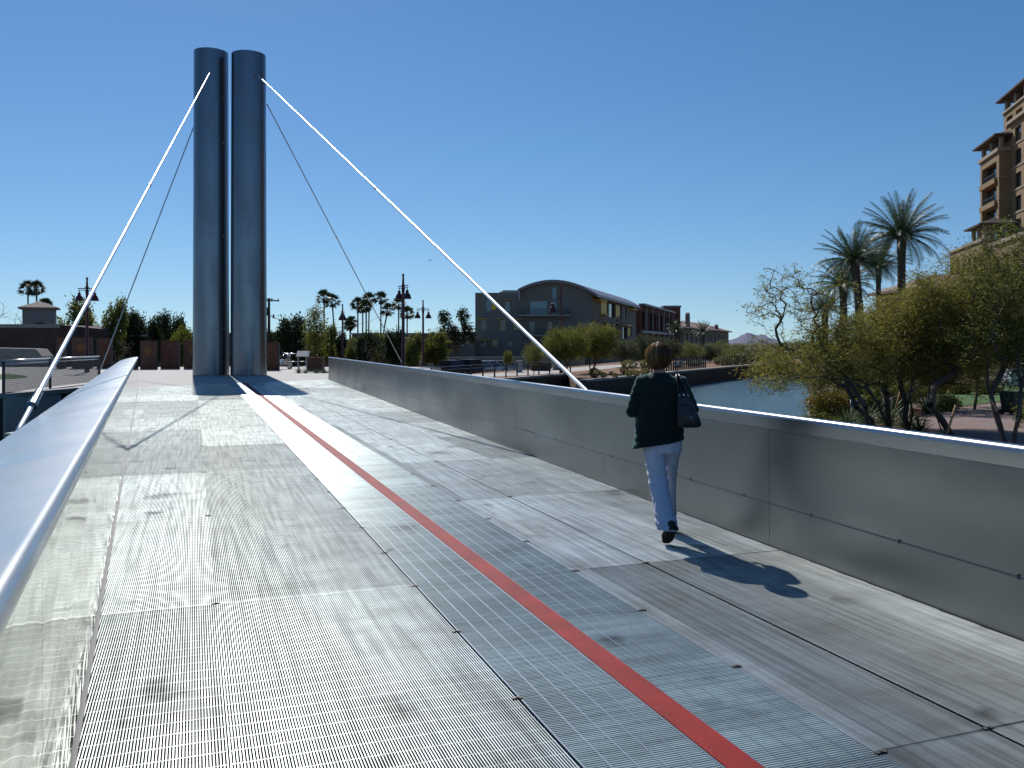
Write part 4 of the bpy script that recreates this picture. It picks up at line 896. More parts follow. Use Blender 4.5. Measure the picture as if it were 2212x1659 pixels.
# palo verde along the far path
GP='palo verde trees along the far bank'
def paloverde(seed,leafm,n=230):
    r=random.Random(seed); limbs=[[(r.uniform(-.5,.5)+k*.35-.5,r.uniform(-.4,.4),1.0),(k*.9-1.2,r.uniform(-.6,.6),1.9)] for k in range(4)]
    o=make_tree('palo_verde_tree',(0,0,0),[((0,0,2.6),(2.2,2.0,1.25),.7),((-.9,0,2.3),(1.3,1.2,1.1),.25),((1.0,.2,2.5),(1.4,1.2,1.2),.25)],n,leafm,seed,limbs=limbs,r0=.008,rmax=.09,nl=32,ln=.22,wd=.036,spread=.2,droop=-.5)
    o['category']='tree'; o['group']=GP; return o
PV=[paloverde(5,L_yel),paloverde(6,L_grey),paloverde(7,L_mid,120)]; pu=[0,0,0]
PL=[(0,1222,712,62,52,'bushy palo verde whose left side the thick stay rod crosses'),(0,1278,704,70,66,'largest bright yellow green palo verde in front of the arched building'),(2,1152,742,66,26,'small brownish tree against the grey building'),
 (1,1345,738,88,42,'grey green tree right of the bright palo verde'),(1,1392,726,98,44,'grey green tree in front of the red brick building'),(1,1438,732,104,42,'grey green tree just right of the woman'),(2,1484,741,106,38,'dark green tree in front of the tan mission wall'),(1,1530,746,112,36,'pale tree in front of the mission building end'),
 (2,1575,754,118,40,'dark tree at the foot of the distant hill'),(1,1612,760,124,40,'greyish tree left of the canal end'),(2,1655,766,130,42,'low dark tree behind the canal end'),(1,1700,768,136,42,'low grey tree at the far canal shore'),(2,1752,770,140,45,'far shore tree behind the mesquite branches'),(0,1097,760,72,11,'tiny bright green sapling by the grey building')]
for k,px,yt,d,hw_,lab in PL:
    zb=-.75 if d<90 else GZ+.2; s=(hw_*d/FD/2.25,hw_*d/FD/2.25,(Z(yt,d)-zb)/3.75); loc=(X(px,d),d,zb); rz=rng.uniform(0,6.28)
    if not pu[k]: pu[k]=1; o=PV[k]; o.location=loc; o.rotation_euler.z=rz; o.scale=s; o['label']=lab
    else: recopy(PV[k],lab,loc,rz,s)
for i,(px,d,hw_) in enumerate(((1640,150,60),(1720,155,60),(1800,158,70),(1880,160,70),(1300,118,60),(1370,124,55),(1560,150,50))):
    s=(hw_*d/FD/2.25,hw_*d/FD/2.25,1.0); recopy(PV[1 if i%2 else 2],['grey tree row behind the canal end','dark tree row behind the canal end','far tree right of the canal end','far tree behind the mesquite crowns','tree at the foot of the side facade','tree before the red brick wall','tree at the end of the mission building'][i],(X(px,d),d,GZ),i*1.3,s)
# clipped round shrubs on the slope
def ballshrub(seed):
    r=random.Random(seed); root=empty('round_shrub',(0,0,0)); mb=MB(); mb.tube([(0,0,0),(0,0,.4)],.06,6); mb.build('stem',M_bark,root); lf=MB()
    for _ in range(900):
        p=Vector((r.gauss(0,1),r.gauss(0,1),r.gauss(0,1))).normalized()*r.uniform(.75,1.0); p=Vector((p.x*.5,p.y*.5,.48+p.z*.46)); strips(lf,p,1,.13,.06,r,.02)
    lf.build('foliage',L_mid,root); tag(root,None,'shrub','clipped shrubs on the brown slope'); return root
bs=ballshrub(3); Z3=lambda x,y:((1150+x/3.16)/1.1573,(680+y/3.16)/1.1573); first=True
for x,y,rr,lab in ((1298,780,37,'round dark shrub highest on the brown slope'),(1361,778,23,'small round shrub beside the highest one'),(1335,827,29,'round shrub in the middle of the slope'),(1394,822,29,'round shrub left of the woman, middle row'),(1458,808,35,'large dark shrub touching the woman\'s shoulder'),(1062,842,45,'wide loose shrub at the left end of the slope'),(1136,846,26,'small round shrub near the canal wall'),(1225,846,24,'low shrub by the canal coping'),(1195,790,16,'tiny shrub beside the path'),(1112,795,18,'tiny shrub under the palo verde')):
    a,b=Z3(x,y); d=60+(850-y)*.12; s=rr/3.16/1.1573*d/FD/.5; loc=(X(a,d),d,-.74)
    if first: o=bs; first=False; o.location=loc; o.scale=(s,)*3; o['label']=lab
    else: recopy(bs,lab,loc,rng.uniform(0,6),s)
# loose scrub further along the far bank
r=random.Random(77)
sp_=[]
for i,(px,d,s,lab) in enumerate(((1560,96,1.5,'low scrub at the far end of the canal wall'),(1592,98,1.9,'scrub clump where the canal wall ends'),(1622,102,1.8,'scrub by the water left of the mesquite'),(1650,108,2.0,'scrub mound on the far shore'),(1690,114,2.0,'scrub on the far shore behind bare twigs'),(1400,84,1.3,'low scrub behind the path by the woman'),(1360,84,1.2,'low scrub under the grey green tree'),(1500,92,1.3,'scrub above the picket railing'))):
    recopy(bs,lab,(X(px,d),d,-.8),r.uniform(0,6),(s*1.3,s*1.3,s*.8),'scrub along the far shore')
# ---- near bank mesquites
def mesq(name,bpx,bpy,ells,limbs,nt,leafm,seed,label,nl=30,ln=.095,wd=.017,spread=.1,barefrac=0,extra=None,bark=None,rmax=.075,r0=.0042):
    B=G(bpx,bpy,-.12); E_=[]
    for (cx,cy,d,rx,ry,wt) in ells:
        c=P(cx,cy,d)-B; E_.append(((c.x,c.y,c.z),(rx*d/FD,rx*d/FD*.8,ry*d/FD),wt))
    L_=[[tuple(P(x,y,d)-B) for x,y,d in lb] for lb in limbs]
    o=make_tree(name,B,E_,nt,leafm,seed,limbs=L_,r0=r0,rmax=rmax,nl=nl,ln=ln,wd=wd,spread=spread,jit=.13,shell=.15,barefrac=barefrac,extra=extra,bark=bark or M_twig,droop=.25)
    return tag(o,label,'tree','mesquite trees behind the right parapet')
mesq('mesquite_tree',1888,935,[(1740,690,19,135,125,.75),(1690,640,18.5,95,70,.25)],[[(1850,880,16.8),(1795,820,17.5),(1768,770,18.2)],[(1870,880,16.5),(1800,790,18),(1765,720,18.6)]],300,L_olive,11,'nearly bare mesquite reaching far left against the sky',nl=9,spread=.04,barefrac=.15,r0=.0056,rmax=.05)
mesq('mesquite_tree',1920,930,[(1840,765,18,135,85,.55),(1720,800,17.4,120,48,.22),(1905,730,19,105,70,.3)],[[(1892,865,17),(1860,820,17.4)],[(1870,840,16.8),(1790,815,17),(1690,822,17)],[(1915,850,17.5),(1925,790,18.5)]],520,L_olive,12,'dense olive mesquite left of the date palm trunks, low branch over the water',nl=32,extra=L_gold)
mesq('mesquite_tree',1962,932,[(1990,725,18.5,120,110,.7),(1935,700,19.5,90,60,.3)],[[(1958,870,17.5),(1945,820,18)],[(1965,860,17),(2000,800,18)]],520,L_olive,13,'upright leafy mesquite under the tallest date palm',nl=32,extra=L_gold)
mesq('mesquite_tree',2056,942,[(2075,665,18,115,125,.75),(2040,790,18,90,60,.25)],[[(2025,905,15.8),(2006,880,16.5),(2015,810,17.3)],[(2010,875,16.4),(2070,800,17.5),(2085,740,18)]],560,L_olive,14,'leaning mesquite with a crooked trunk over the plum path',nl=32,bark=M_bark)
mesq('mesquite_tree',2170,956,[(2175,615,17,105,140,.7),(2140,740,17,105,70,.35)],[[(2155,890,15.8),(2133,832,16.5),(2130,780,16.8)],[(2140,850,16.2),(2180,770,16.8)]],330,L_mid,15,'dark dense mesquite in front of the tower, straight dark trunk',nl=26,bark=M_bark,extra=L_olive)
mesq('mesquite_tree',2190,958,[(2270,660,16.5,110,170,.8),(2220,790,16.5,70,60,.25)],[[(2204,900,15.5),(2206,840,16),(2240,780,16.3)],[(2207,850,16),(2200,760,16.4)]],280,L_mid,16,'mesquite at the right picture edge with a forked trunk',nl=26,bark=M_bark)
mesq('mesquite_tree',1900,905,[(1930,770,24,170,95,.6),(2060,760,24,120,110,.4)],[[(1905,850,22),(1920,800,23)],[(1960,850,22),(2040,790,23.5)]],380,L_mid,17,'wide mesquite standing behind the others, filling the gap below the date palms',nl=34,ln=.11,wd=.022)
mesq('mesquite_tree',2105,885,[(2130,700,25,120,150,1)],[[(2110,830,24),(2125,770,25)]],190,L_mid,18,'dark mesquite behind the leaning one, before the low terrace block',nl=34,ln=.12,wd=.026)
# golden shrub, agaves
def shrub(px,py,wpx,hpx,leafm,seed,label,cat='shrub',z=-.12,n=900,ln=.13,wd=.03):
    b=G(px,py,z); d=b.y; r=random.Random(seed); root=empty('leafy_shrub',b,label=label,cat=cat); w_=wpx*d/FD/2; h=hpx*d/FD
    mb=MB(); lf=MB()
    for _ in range(14): a=r.uniform(0,6.28); mb.tube([(0,0,0),(math.cos(a)*w_*.4,math.sin(a)*w_*.4,h*.6)],[.02,.008],4,caps=False)
    mb.build('stems',M_twig,root)
    for _ in range(n):
        p=ellip((0,0,h*.5),(w_,w_*.8,h*.5),r,.2); strips(lf,p,2,ln,wd,r,.05)
    lf.build('foliage',leafm,root); return root
shrub(1795,905,105,62,L_gold,21,'golden flowering bush at the water edge',n=1500)
shrub(1770,925,60,30,L_yel,22,'yellow green low bush below the golden bush',n=500)
shrub(2040,888,62,34,L_mid,23,'dark green shrub beside the lawn',n=700)
shrub(2235,925,70,70,L_mid,24,'green shrub at the right edge of the path',n=500)
for i,(px,py,wp,hp_,lm) in enumerate(((1850,872,80,40,L_mid),(1905,862,75,45,L_mid),(1960,868,70,42,L_yel),(1990,856,60,30,L_mid),(2015,850,50,24,L_dark),(1925,888,60,36,L_olive),(1880,890,50,34,L_mid),(2075,852,34,18,L_yel),(2130,852,40,22,L_dark))):
    shrub(px,py,wp,hp_,lm,200+i,['leafy shrub left of the trunks above the bollard','leafy shrub behind the dense mesquite trunk','yellowish shrub behind the upright mesquite','shrub at the left end of the lawn','dark low hedge plant at the lawn corner','olive shrub between the trunks','shrub right of the golden bush','small yellow shrub between the garden planters','dark shrub before the shaded planter'][i],n=600,ln=.16,wd=.045)
def agave(n,L_,seed):
    r=random.Random(seed); root=empty('agave_plant',(0,0,0)); mb=MB()
    for i in range(n):
        a=i*2.4+r.uniform(-.2,.2); e=1.35-1.15*(i/n)+r.uniform(-.08,.08); hd=Vector((math.cos(a),math.sin(a),0)); sd_=Vector((-math.sin(a),math.cos(a),0)); p=hd*.03; l=L_*r.uniform(.8,1.1); prev=None; K=4
        for k in range(K+1):
            t=k/K; w_=.032*L_/.8*(1-t)**.6*(1 if k else .7); q=p+(hd*math.cos(e-.25*t)+Vector((0,0,math.sin(e-.25*t))))*l*t
            cur=(q-sd_*w_,q-Vector((0,0,w_*.5)),q+sd_*w_)
            if prev: mb.add([*prev,*cur],[(0,1,4,3),(1,2,5,4)])
            prev=cur
    mb.build('leaf_rosette',L_agave,root); tag(root,None,'agave','spiky agaves on the near bank'); return root
ag=agave(46,.75,4); first=True
for px,py,s,lab in ((1915,915,1.0,'big spiky agave between the mesquite trunks'),(1868,918,.9,'agave right of the steel bollard'),(1958,925,.8,'agave at the foot of the upright mesquite'),(2002,893,.9,'agave left of the dark green shrub'),(1830,922,.8,'agave left of the steel bollard'),(1985,935,.6,'small agave by the path corner'),(1940,890,.9,'agave behind the trunks near the pot')):
    b=G(px,py,-.12)
    if first: ag.location=b; ag.scale=(s,)*3; ag['label']=lab; first=False
    else: recopy(ag,lab,b,rng.uniform(0,6),s)
# ================================================================ lamps, rails, panels, vehicles
M_lamp=mat('lamp_dark_red',(.085,.020,.020),.4,metal=.2); M_lampin=mat('lamp_inside',(.45,.42,.36),.5)
M_post=mat('post_grey_paint',(.055,.055,.065),.5); M_alu=mat('galvanised_rail',(.6,.62,.63),.3,metal=.9)
def lamp(px,ytop,ybell,d,ang,label,arms=(-1,1),zb=0.0,arm=.42):
    zt=Z(ytop,d); zr=Z(ybell,d); root=empty('street_lamp',(X(px,d),d,zb),ang,label=label,cat='street lamp',group='bell lamps with dark red shades'); zt-=zb; zr-=zb
    k=(zt-zr)/1.4
    mb=MB(); mb.tube([(0,0,0),(0,0,.25),(0,0,.3),(0,0,zt-1.05*k),(0,0,zt-.8*k),(0,0,zt-.78*k),(0,0,zt-.15*k),(0,0,zt-.14*k),(0,0,zt)],[.14,.14,.085,.075,.10,.075,.045,.06,.055],12); mb.build('pole',M_lamp,root)
    za=zr+.72*k
    for s in arms:
        mb=MB(); mb.bar((0,0,za),(s*(arm+.08)*k,0,za),.05,.05); mb.bar((0,0,za-.10*k),(s*(arm+.06)*k,0,za-.10*k),.035,.035); mb.bar((0,0,za+.18*k),(s*.16*k,0,za),.03,.04); mb.build('arm',M_lamp,root)
        c=(s*arm*k,0,zr); mb=MB(); mb.lathe(c,[(.001,.62*k),(.022,.62*k),(.022,.50*k),(.05*k,.49*k),(.085*k,.44*k),(.09*k,.36*k),(.075*k,.34*k),(.12*k,.30*k),(.185*k,.20*k),(.215*k,.08*k),(.225*k,.03*k),(.27*k,0),(.262*k,-.004),(.2*k,.04*k),(.1*k,.2*k),(.001,.22*k)],20); sh_=mb.build('shade',M_lamp,root)
        mb=MB(); mb.lathe((c[0],0,zr),[(.001,.03*k),(.06*k,.05*k),(.07*k,.12*k),(.001,.19*k)],12); mb.build('bulb',M_lampin,sh_)
    return root
lamp(188,599,649.5,50.5,.35,'double bell lamp on the left behind the thick stay rod')
lamp(870.9,591.4,646,46.6,-.9,'nearest and tallest double bell lamp, in the middle')
lamp(913.9,648.4,687.5,66,.15,'smaller double bell lamp right of the tallest one',zb=-.7)
lamp(740,656.6,691.8,73,1.45,'bell lamp seen edge on beside the two tallest palms',zb=-.7)
lamp(1212,616,676,70,0,'single arm lamp in front of the arched building',arms=(-1,),zb=-.75)
lamp(1282,679,706,110,0,'distant single arm lamp at the corner of the grey building',arms=(1,),zb=-.75,arm=.5)
lamp(1341,672,695,112,3.0,'distant lamp before the yellow side panels',arms=(1,),zb=-.75,arm=.5)
# railing at the left
def rail_run(name,pts,h,label,mesh=True,nposts=None,rails=(1.0,.9),postw=.07,m=None):
    o=Vector(pts[0]); root=empty(name,o,label=label,cat='railing'); m=m or M_post
    for p in pts: q=Vector(p)-o; mb=MB(); mb.bar(q,q+Vector((0,0,h)),postw,postw,up=(0,1,0)); mb.build('post',m,root)
    for i in range(len(pts)-1):
        a=Vector(pts[i])-o; b=Vector(pts[i+1])-o
        for f in rails: mb=MB(); mb.tube([a+Vector((0,0,h*f)),b+Vector((0,0,h*f))],.022 if f<1 else .028,8); mb.build('rail',M_alu if mesh else m,root)
        if mesh:
            mb=MB(); L_=(b-a).length; n=int(L_/.055)
            for k in range(1,n): q=a.lerp(b,k/n); mb.bar(q+Vector((0,0,.06)),q+Vector((0,0,h*.84)),.009,.009,up=(0,1,0))
            for k in range(15): z=.06+k*(h*.84-.06)/14; mb.bar(a+Vector((0,0,z)),b+Vector((0,0,z)),.008,.008)
            mb.build('mesh_infill',m,root)
    return root
rail_run('plaza_railing',[(-16.35,28.3,0),(-17.0,32.4,0),(-17.45,37.2,0)],1.1,'steel railing with bright rails and mesh at the left of the plaza')
rail_run('plaza_railing',[(-16.5,28.1,0),(-24,26.4,0),(-32,24.6,0)],1.1,'railing running off the left picture edge')
mb=MB(); mb.box((0,0,.35),(.5,.5,1.6)); mb.build('railing_pillar',M_brick,None,(-16.75,27.4,-.75)); tag(bpy.data.objects['railing_pillar'],'reddish corner pillar under the left railing end','pillar')
# railing right of the bridge, stepping down along the bank
pts=[]
for i in range(14):
    t=i/13; d=47+t*21; px=895+(1232-895)*(t**.86); yb=822-17*t; pts.append((X(px,d),d,Z(yb,d) if d>58 else max(Z(yb,d),-.70)))
pts=[(x,y,-.70) for x,y,z in pts]
rail_run('bank_railing',pts,1.02,'dark flat-bar railing right of the bridge end',mesh=False,rails=(1.0,.82),postw=.10)
# picket railing along the far canal wall
pk=[]; a=Vector((10.5,67.4,-.6)); b=Vector((18,81.9,-.6)); root=empty('picket_railing',a,label='dark picket railing on the far canal wall right of the woman',cat='railing')
L_=(b-a).length; n=26
for i in range(n+1): q=(b-a)*(i/n); mb=MB(); mb.bar(q,q+Vector((0,0,1.05)),.12,.08,up=(0,1,0)); mb.build('picket',M_rail,root)
mb=MB(); mb.bar((0,0,.95),b-a+Vector((0,0,.95)),.05,.05); mb.build('rail',M_rail,root)
c=Vector((21,88,-.6)); e_=Vector((27,98,-.6)); root=empty('picket_railing',c,label='shorter dark railing further along the far canal wall',cat='railing')
for i in range(15): q=(e_-c)*(i/14); mb=MB(); mb.bar(q,q+Vector((0,0,1.0)),.07,.07,up=(0,1,0)); mb.build('picket',M_rail,root)
mb=MB(); mb.bar((0,0,.95),e_-c+Vector((0,0,.95)),.05,.05); mb.build('rail',M_rail,root)
c=G(1748,809,-.12); c=Vector((X(1748,52),52,-.12)); e_=Vector((X(1800,49),49,-.12)); root=empty('picket_railing',c,label='railing on the near bank behind the golden bush',cat='railing')
for i in range(12): q=(e_-c)*(i/11); mb=MB(); mb.bar(q,q+Vector((0,0,1.0)),.04,.04,up=(0,1,0)); mb.build('picket',M_rail,root)
mb=MB(); mb.bar((0,0,.98),e_-c+Vector((0,0,.98)),.05,.05); mb.build('rail',M_rail,root)
# rust steel panels on the plaza
M_rust=mat('rusty_steel',(.125,.055,.034),.85,var=.3,scale=2.5,bump=.2,bscale=20); M_sm=mat('orange_patina',(.20,.085,.03),.85,var=.4,scale=4); M_rd=mat('red_patina',(.13,.035,.025),.85,var=.4,scale=4)
for i,(x0,x1,yt,yb,pm,lab) in enumerate(((124.5,142,729,796,M_sm,'rust panel farthest left, behind the thick stay rod'),(157,199,729,796,M_sm,'rust panel behind the left double lamp'),(211,241,731,796,M_rd,'rust panel crossed by the thin left stay rod'),(305,339,736,797.5,M_sm,'rust panel with an orange patch at the left parapet end'),(349,387,735.5,797,M_rd,'rust panel with a dark red patch, second from the left pylon'),(399,432,736,797,M_sm,'rust panel half hidden by the left pylon'),(573.5,602.3,740,800,None,'plain rust panel just right of the twin pylons'))):
    b=G((x0+x1)/2,yb,0); d=b.y; w_=(x1-x0)*d/FD; h=(yb-yt)*d/FD; root=empty('rust_stele',b,label=lab,cat='panel',group='rusty steel panels on the plaza')
    mb=MB(); mb.box((0,0,h/2),(w_,.09,h)); mb.build('plate',M_rust,root); mb=MB(); mb.bar((-w_/2-.02,0,0),(-w_/2-.02,0,h),.04,.13,up=(0,1,0)); mb.build('edge_post',M_post,root); mb=MB(); mb.bar((w_/2+.02,0,0),(w_/2+.02,0,h),.04,.13,up=(0,1,0)); mb.build('edge_post',M_post,root)
    if pm:
        r=random.Random(i); k=14; cx,cz=r.uniform(-.1,.1),h*r.uniform(.5,.7); pts=[(cx+math.cos(6.283*q/k)*w_*.27*r.uniform(.6,1.2),-.049,cz+math.sin(6.283*q/k)*h*.16*r.uniform(.6,1.2)) for q in range(k)]
        mb=MB(); mb.add(pts,[tuple(range(k))]); mb.build('patina_patch',pm,root)
# planter with a thin tree, plants at its foot
b=G(679,801,0); d=b.y; w_=32*d/FD; h=28*d/FD; root=empty('rust_planter',b,label='rusty steel planter box at the far end of the right parapet',cat='planter'); mb=MB(); mb.box((0,.4,h/2),(w_,.9,h)); mb.build('box',M_rust,root); mb=MB(); mb.box((0,.4,h+.005),(w_+.06,.96,.05)); mb.build('rim',M_rust,root)
mb=MB()
o=make_tree('bamboo_clump',b+Vector((0,.4,h)),[((0,0,1.6),(.65,.5,1.5),1)],120,L_yel,61,limbs=[[(x,0,1.6)] for x in (-.35,-.15,.1,.35)],r0=.006,rmax=.03,nl=14,ln=.22,wd=.05,spread=.16,bark=M_twig); tag(o,'wispy yellow green bamboo growing in the rust planter','plant')
for px,lab in ((645,'small grassy plant left of the rust planter'),(660,'grassy plant at the planter corner'),(683,'grassy plant before the planter'),(700,'grassy plant right of the planter')): recopy(ag,lab,G(px,806,0),px*.7,.55,'grassy plants around the planter')
rail_run('plaza_railing',[tuple(G(px,798,0)) for px in (622,644,662)],1.0,'light railing section left of the rust planter',mesh=False,rails=(1,.5),m=M_alu,postw=.05)
b=G(655,803,0); root=empty('info_sign',b,label='slanted information board on thin legs by the planter',cat='sign'); [MB().bar((x,0,0),(x,0,.95),.05,.05).build('leg',M_post,root) for x in (-.25,.25)]; mb=MB(); mb.box((0,0,1.05),(.75,.04,.5),M=Matrix.Rotation(-.9,3,'X')); mb.build('board',M_wf,root)
# power pole and line
M_wood=mat('pole_wood',(.055,.038,.03),.95,var=.25,scale=4,stretch=(1,1,.2))
d=95; zt=Z(644,d)-GZ; root=empty('power_pole',(X(581,d),d,GZ),label='wooden power pole with cross arm behind the right pylon',cat='power pole'); mb=MB(); mb.tube([(0,0,0),(0,0,zt)],[.19,.13],10); mb.build('pole',M_wood,root)
z1=Z(649.5,d)-GZ; mb=MB(); mb.bar((-.5,0,z1),(1.1,0,z1),.12,.14); mb.bar((-.4,0,Z(645,d)-GZ-.05),(.45,0,Z(645,d)-GZ-.05),.08,.1); ca=mb.build('cross_arm',M_wood,root)
for x in (-.35,1.0,.3): mb=MB(); mb.tube([(x,0,z1+.06),(x,0,z1+.26)],[.05,.03],8); mb.build('insulator',M_post,ca)
mb=MB(); mb.tube([(-.32,0,zt-1.9),(-.32,0,zt-1.0)],.2,10); mb.build('transformer',M_post,root); mb=MB(); mb.bar((0,0,z1-1.6),(.55,0,z1-1.55),.05,.05); mb.tube([(.5,0,z1-1.9),(.5,0,z1-1.5)],.1,8); mb.build('switch',M_post,root)
p0=P(584,684,d); p1=P(861,655,176); mb=MB(); mb.tube([p0.lerp(p1,t)-Vector((0,0,3.4*4*t*(1-t)*.8)) for t in [i/24 for i in range(25)]],.035,4,caps=False); tag(mb.build('power_line',M_post),'sagging power line from the pole toward the palms','power line')
# cars
def carpaint(n,c): return mat(n,c,.25,metal=.3,spec=.6)
M_tyre=mat('tyre',(.02,.02,.02),.85); M_head=mat('headlight',(.6,.6,.6),.1,metal=.6)
def car(label,loc,rz,paint,suv=False):
    root=empty('parked_car',loc,rz,label=label,cat='car',group='cars parked beyond the railing'); H=1.75 if suv else 1.45; L_=4.6; 
    def ring(x,w,z0,z1): return [(x,-w,z0),(x,-w*1.0,(z0+z1)/2),(x,-w*.93,z1),(x,w*.93,z1),(x,w,(z0+z1)/2),(x,w,z0)]
    zb_=.3; zm=.95 if suv else .82
    mb=MB(); mb.loft([ring(-2.3,.75,.45,zm-.15),ring(-2.15,.85,zb_,zm-.04),ring(-1.2,.9,zb_,zm+.03),ring(.6,.9,zb_,zm+.03),ring(1.7,.86,zb_,zm-.08),ring(2.2,.78,zb_+.05,zm-.22),ring(2.3,.68,.45,zm-.3)],smooth=False); fixn(mb.build('body',paint,root))
    x0,x1,x2,x3=(-2.2,-1.9,.3,1.1) if suv else (-1.8,-1.1,.3,1.15)
    def cr(x,w,z): return [(x,-w,z),(x,w,z)]
    mb=MB(); A_=[(x0,-.84,zm),(x3,-.84,zm),(x2,-.68,H),(x1,-.68,H),(x0,.84,zm),(x3,.84,zm),(x2,.68,H),(x1,.68,H)]
    mb.add(A_,[(0,1,2,3),(7,6,5,4),(1,5,6,2),(4,0,3,7),(3,2,6,7)]); fixn(mb.build('windows',M_win,root))
    mb=MB(); mb.box(((x1+x2)/2,0,H+.02),(x2-x1+.1,1.40,.05)); 
    for x,xx in ((x0,x1),(x3,x2),((x0+x3)/2,(x1+x2)/2)):
        for s in(-1,1): mb.bar((x,s*.85,zm),(xx,s*.69,H),.07,.05)
    mb.build('roof',paint,root)
    for x in(-1.4,1.4):
        for s in(-1,1):
            mb=MB(); mb.tube([(x,s*.92,.33),(x,s*.72,.33)],.33,16); w_=mb.build('wheel',M_tyre,root); mb=MB(); mb.tube([(x,s*.93,.33),(x,s*.90,.33)],.2,12); mb.build('rim',M_alu,w_)
    for s in(-1,1): mb=MB(); mb.box((2.25,s*.6,zm-.3),(.12,.3,.14)); mb.build('headlight',M_head,root)
    return root
pd=carpaint('paint_dark',(.02,.022,.03)); pw=carpaint('paint_white',(.6,.6,.6)); ps=carpaint('paint_silver',(.33,.35,.37)); pb=carpaint('paint_blue',(.03,.05,.09))
zc_=lambda y,d,h:Z(y,d)-h
car('dark sport utility car left of its neighbour behind the right parapet',(X(964,88),88,GZ),2.2,pd,True); car('dark blue car parked close behind the dark sport utility car',(X(1003,92),92,GZ),2.3,pb,True)
car('white car with only its roof above the parapet, left of the dark cars',(X(905,95),95,GZ),2.9,pw); car('white parked car behind the second rail post',(X(1062,100),100,GZ),.2,pw); car('silver parked car behind the fourth rail post',(X(1094,101),101,GZ),.15,ps); car('silver car at the right end of the parked row',(X(1030,99),99,GZ),2.4,ps)
car('dark car parked at the plaza edge left of the twin pylons',(X(425,80),80,GZ),.4,pd)
# grey box pillar, low walls by the far rail
for x0,x1,yt,yb,d,m_,nm,lab in ((1115,1128,779,806,72,M_lgrey,'utility_box','grey utility box behind the rail posts'),(1147,1190,782,803,76,M_brown,'low_wall','low brown wall block behind the rail'),(1194,1212,784,803,78,M_conc,'utility_box','grey low box right of the brown wall block')):
    c=Vector((X(x0,d),d,-.74)); w_=X(x1,d)-c.x; h=Z(yt,d)+.74; root=empty(nm,c,label=lab,cat='wall' if nm=='low_wall' else 'box'); mb=MB(); mb.bx(0,w_,0,.6,0,h-.06); mb.build('body',m_,root); mb=MB(); mb.bx(-.04,w_+.04,-.04,.64,h-.06,h); mb.build('cap',M_conc,root)
root=retaining('low_wall',[(X(930,100),100),(X(1130,104),104),(X(1260,108),108)],GZ,Z(771,104),.4,M_conc,'low grey wall at the foot of the grey building')
# motorcycle
b=G(612,797,0); root=empty('motorcycle',b,1.2,label='parked motorcycle with bright headlamp right of the plain rust panel',cat='motorcycle')
for x in(-.7,.7):
    mb=MB(); n=18; ring_=[]
    for k in range(n+1): a=6.2832*k/n; ring_.append((x+.28*math.cos(a),0,.31+.28*math.sin(a)))
    mb.tube(ring_,.055,6,caps=False); w_=mb.build('wheel',M_tyre,root); mb=MB(); mb.tube([(x,-.04,.31),(x,.04,.31)],.2,12); mb.build('rim',M_alu,w_)
mb=MB(); mb.ball((.15,0,.78),(.32,.15,.16)); mb.build('fuel_tank',pd,root); mb=MB(); mb.box((-.35,0,.76),(.6,.26,.1)); mb.build('seat',M_tyre,root); mb=MB(); mb.box((0,0,.45),(.45,.3,.35)); mb.build('engine',M_alu,root)
mb=MB(); mb.tube([(.7,.06,.31),(.5,.06,.95)],.03,6); mb.tube([(.7,-.06,.31),(.5,-.06,.95)],.03,6); mb.tube([(.42,-.4,1.05),(.52,-.15,1.0),(.52,.15,1.0),(.42,.4,1.05)],.02,6); mb.build('fork',M_alu,root); mb=MB(); mb.ball((.66,0,.88),.1); mb.build('headlight',M_head,root); mb=MB(); mb.tube([(.1,.2,.3),(-.9,.22,.35)],.05,8); mb.build('exhaust',M_alu,root)
# lawn island on the plaza
gpoly('lawn',[(-60,812),(20,807.5),(52,811),(62,815),(30,818),(-60,822)],.006,M_lawn,'structure')
# ---- near bank things
b=G(1845,912,-.12); root=empty('steel_bollard',b,label='pair of short steel posts with a ball top among the agaves',cat='bollard'); h=50*b.y/FD
for x,hh in((-.05,h),(.06,h*.92)): mb=MB(); mb.tube([(x,0,0),(x,0,hh)],.04,12); mb.build('post',M_satin,root)
mb=MB(); mb.ball((-.05,0,h+.04),.05); mb.build('ball_top',M_rod,root)
M_terra=mat('terracotta',(.26,.12,.07),.8,var=.15,scale=3); M_sand=mat('sandstone',(.42,.24,.11),.85,var=.15,scale=3)
b=G(1974,906,-.12); s=29*b.y/FD; root=empty('clay_pot',b,label='clay pot standing among the agaves',cat='pot'); mb=MB(); mb.lathe((0,0,0),[(.001,0),(.3*s,0),(.42*s,.35*s),(.5*s,.72*s),(.55*s,.74*s),(.55*s,.84*s),(.46*s,.84*s),(.44*s,.7*s),(.001,.68*s)],24); mb.build('pot',M_terra,root)
for x0,x1,yt,yb,lab,m_ in((1985,2030,831,847,'reddish low planter at the left of the lawn edge',M_terra),(2052,2079,830,848,'sunlit low planter in the middle of the lawn edge',M_sand),(2084,2112,833,849,'bright sandstone planter at the right of the lawn edge',M_sand),(2135,2168,836,850,'shaded low planter near the white table',M_terra)):
    d=32; c=Vector((X((x0+x1)/2,d),d,-.12)); w_=(x1-x0)*d/FD; h=Z(yt,d)+.12; root=empty('garden_planter',c,label=lab,cat='planter',group='low planters along the lawn'); mb=MB(); mb.bx(-w_/2,w_/2,0,.7,0,h-.05); mb.build('box',m_,root); mb=MB(); mb.bx(-w_/2-.04,w_/2+.04,-.04,.74,h-.05,h); mb.build('rim',M_trim,root)
M_cloth=mat('white_cloth',(.75,.76,.82),.85)
d=37; c=Vector((X(2195,d),d,-.12)); root=empty('banquet_table',c,label='table under a white cloth at the right edge of the lawn',cat='table'); mb=MB(); n=40; rg=[]
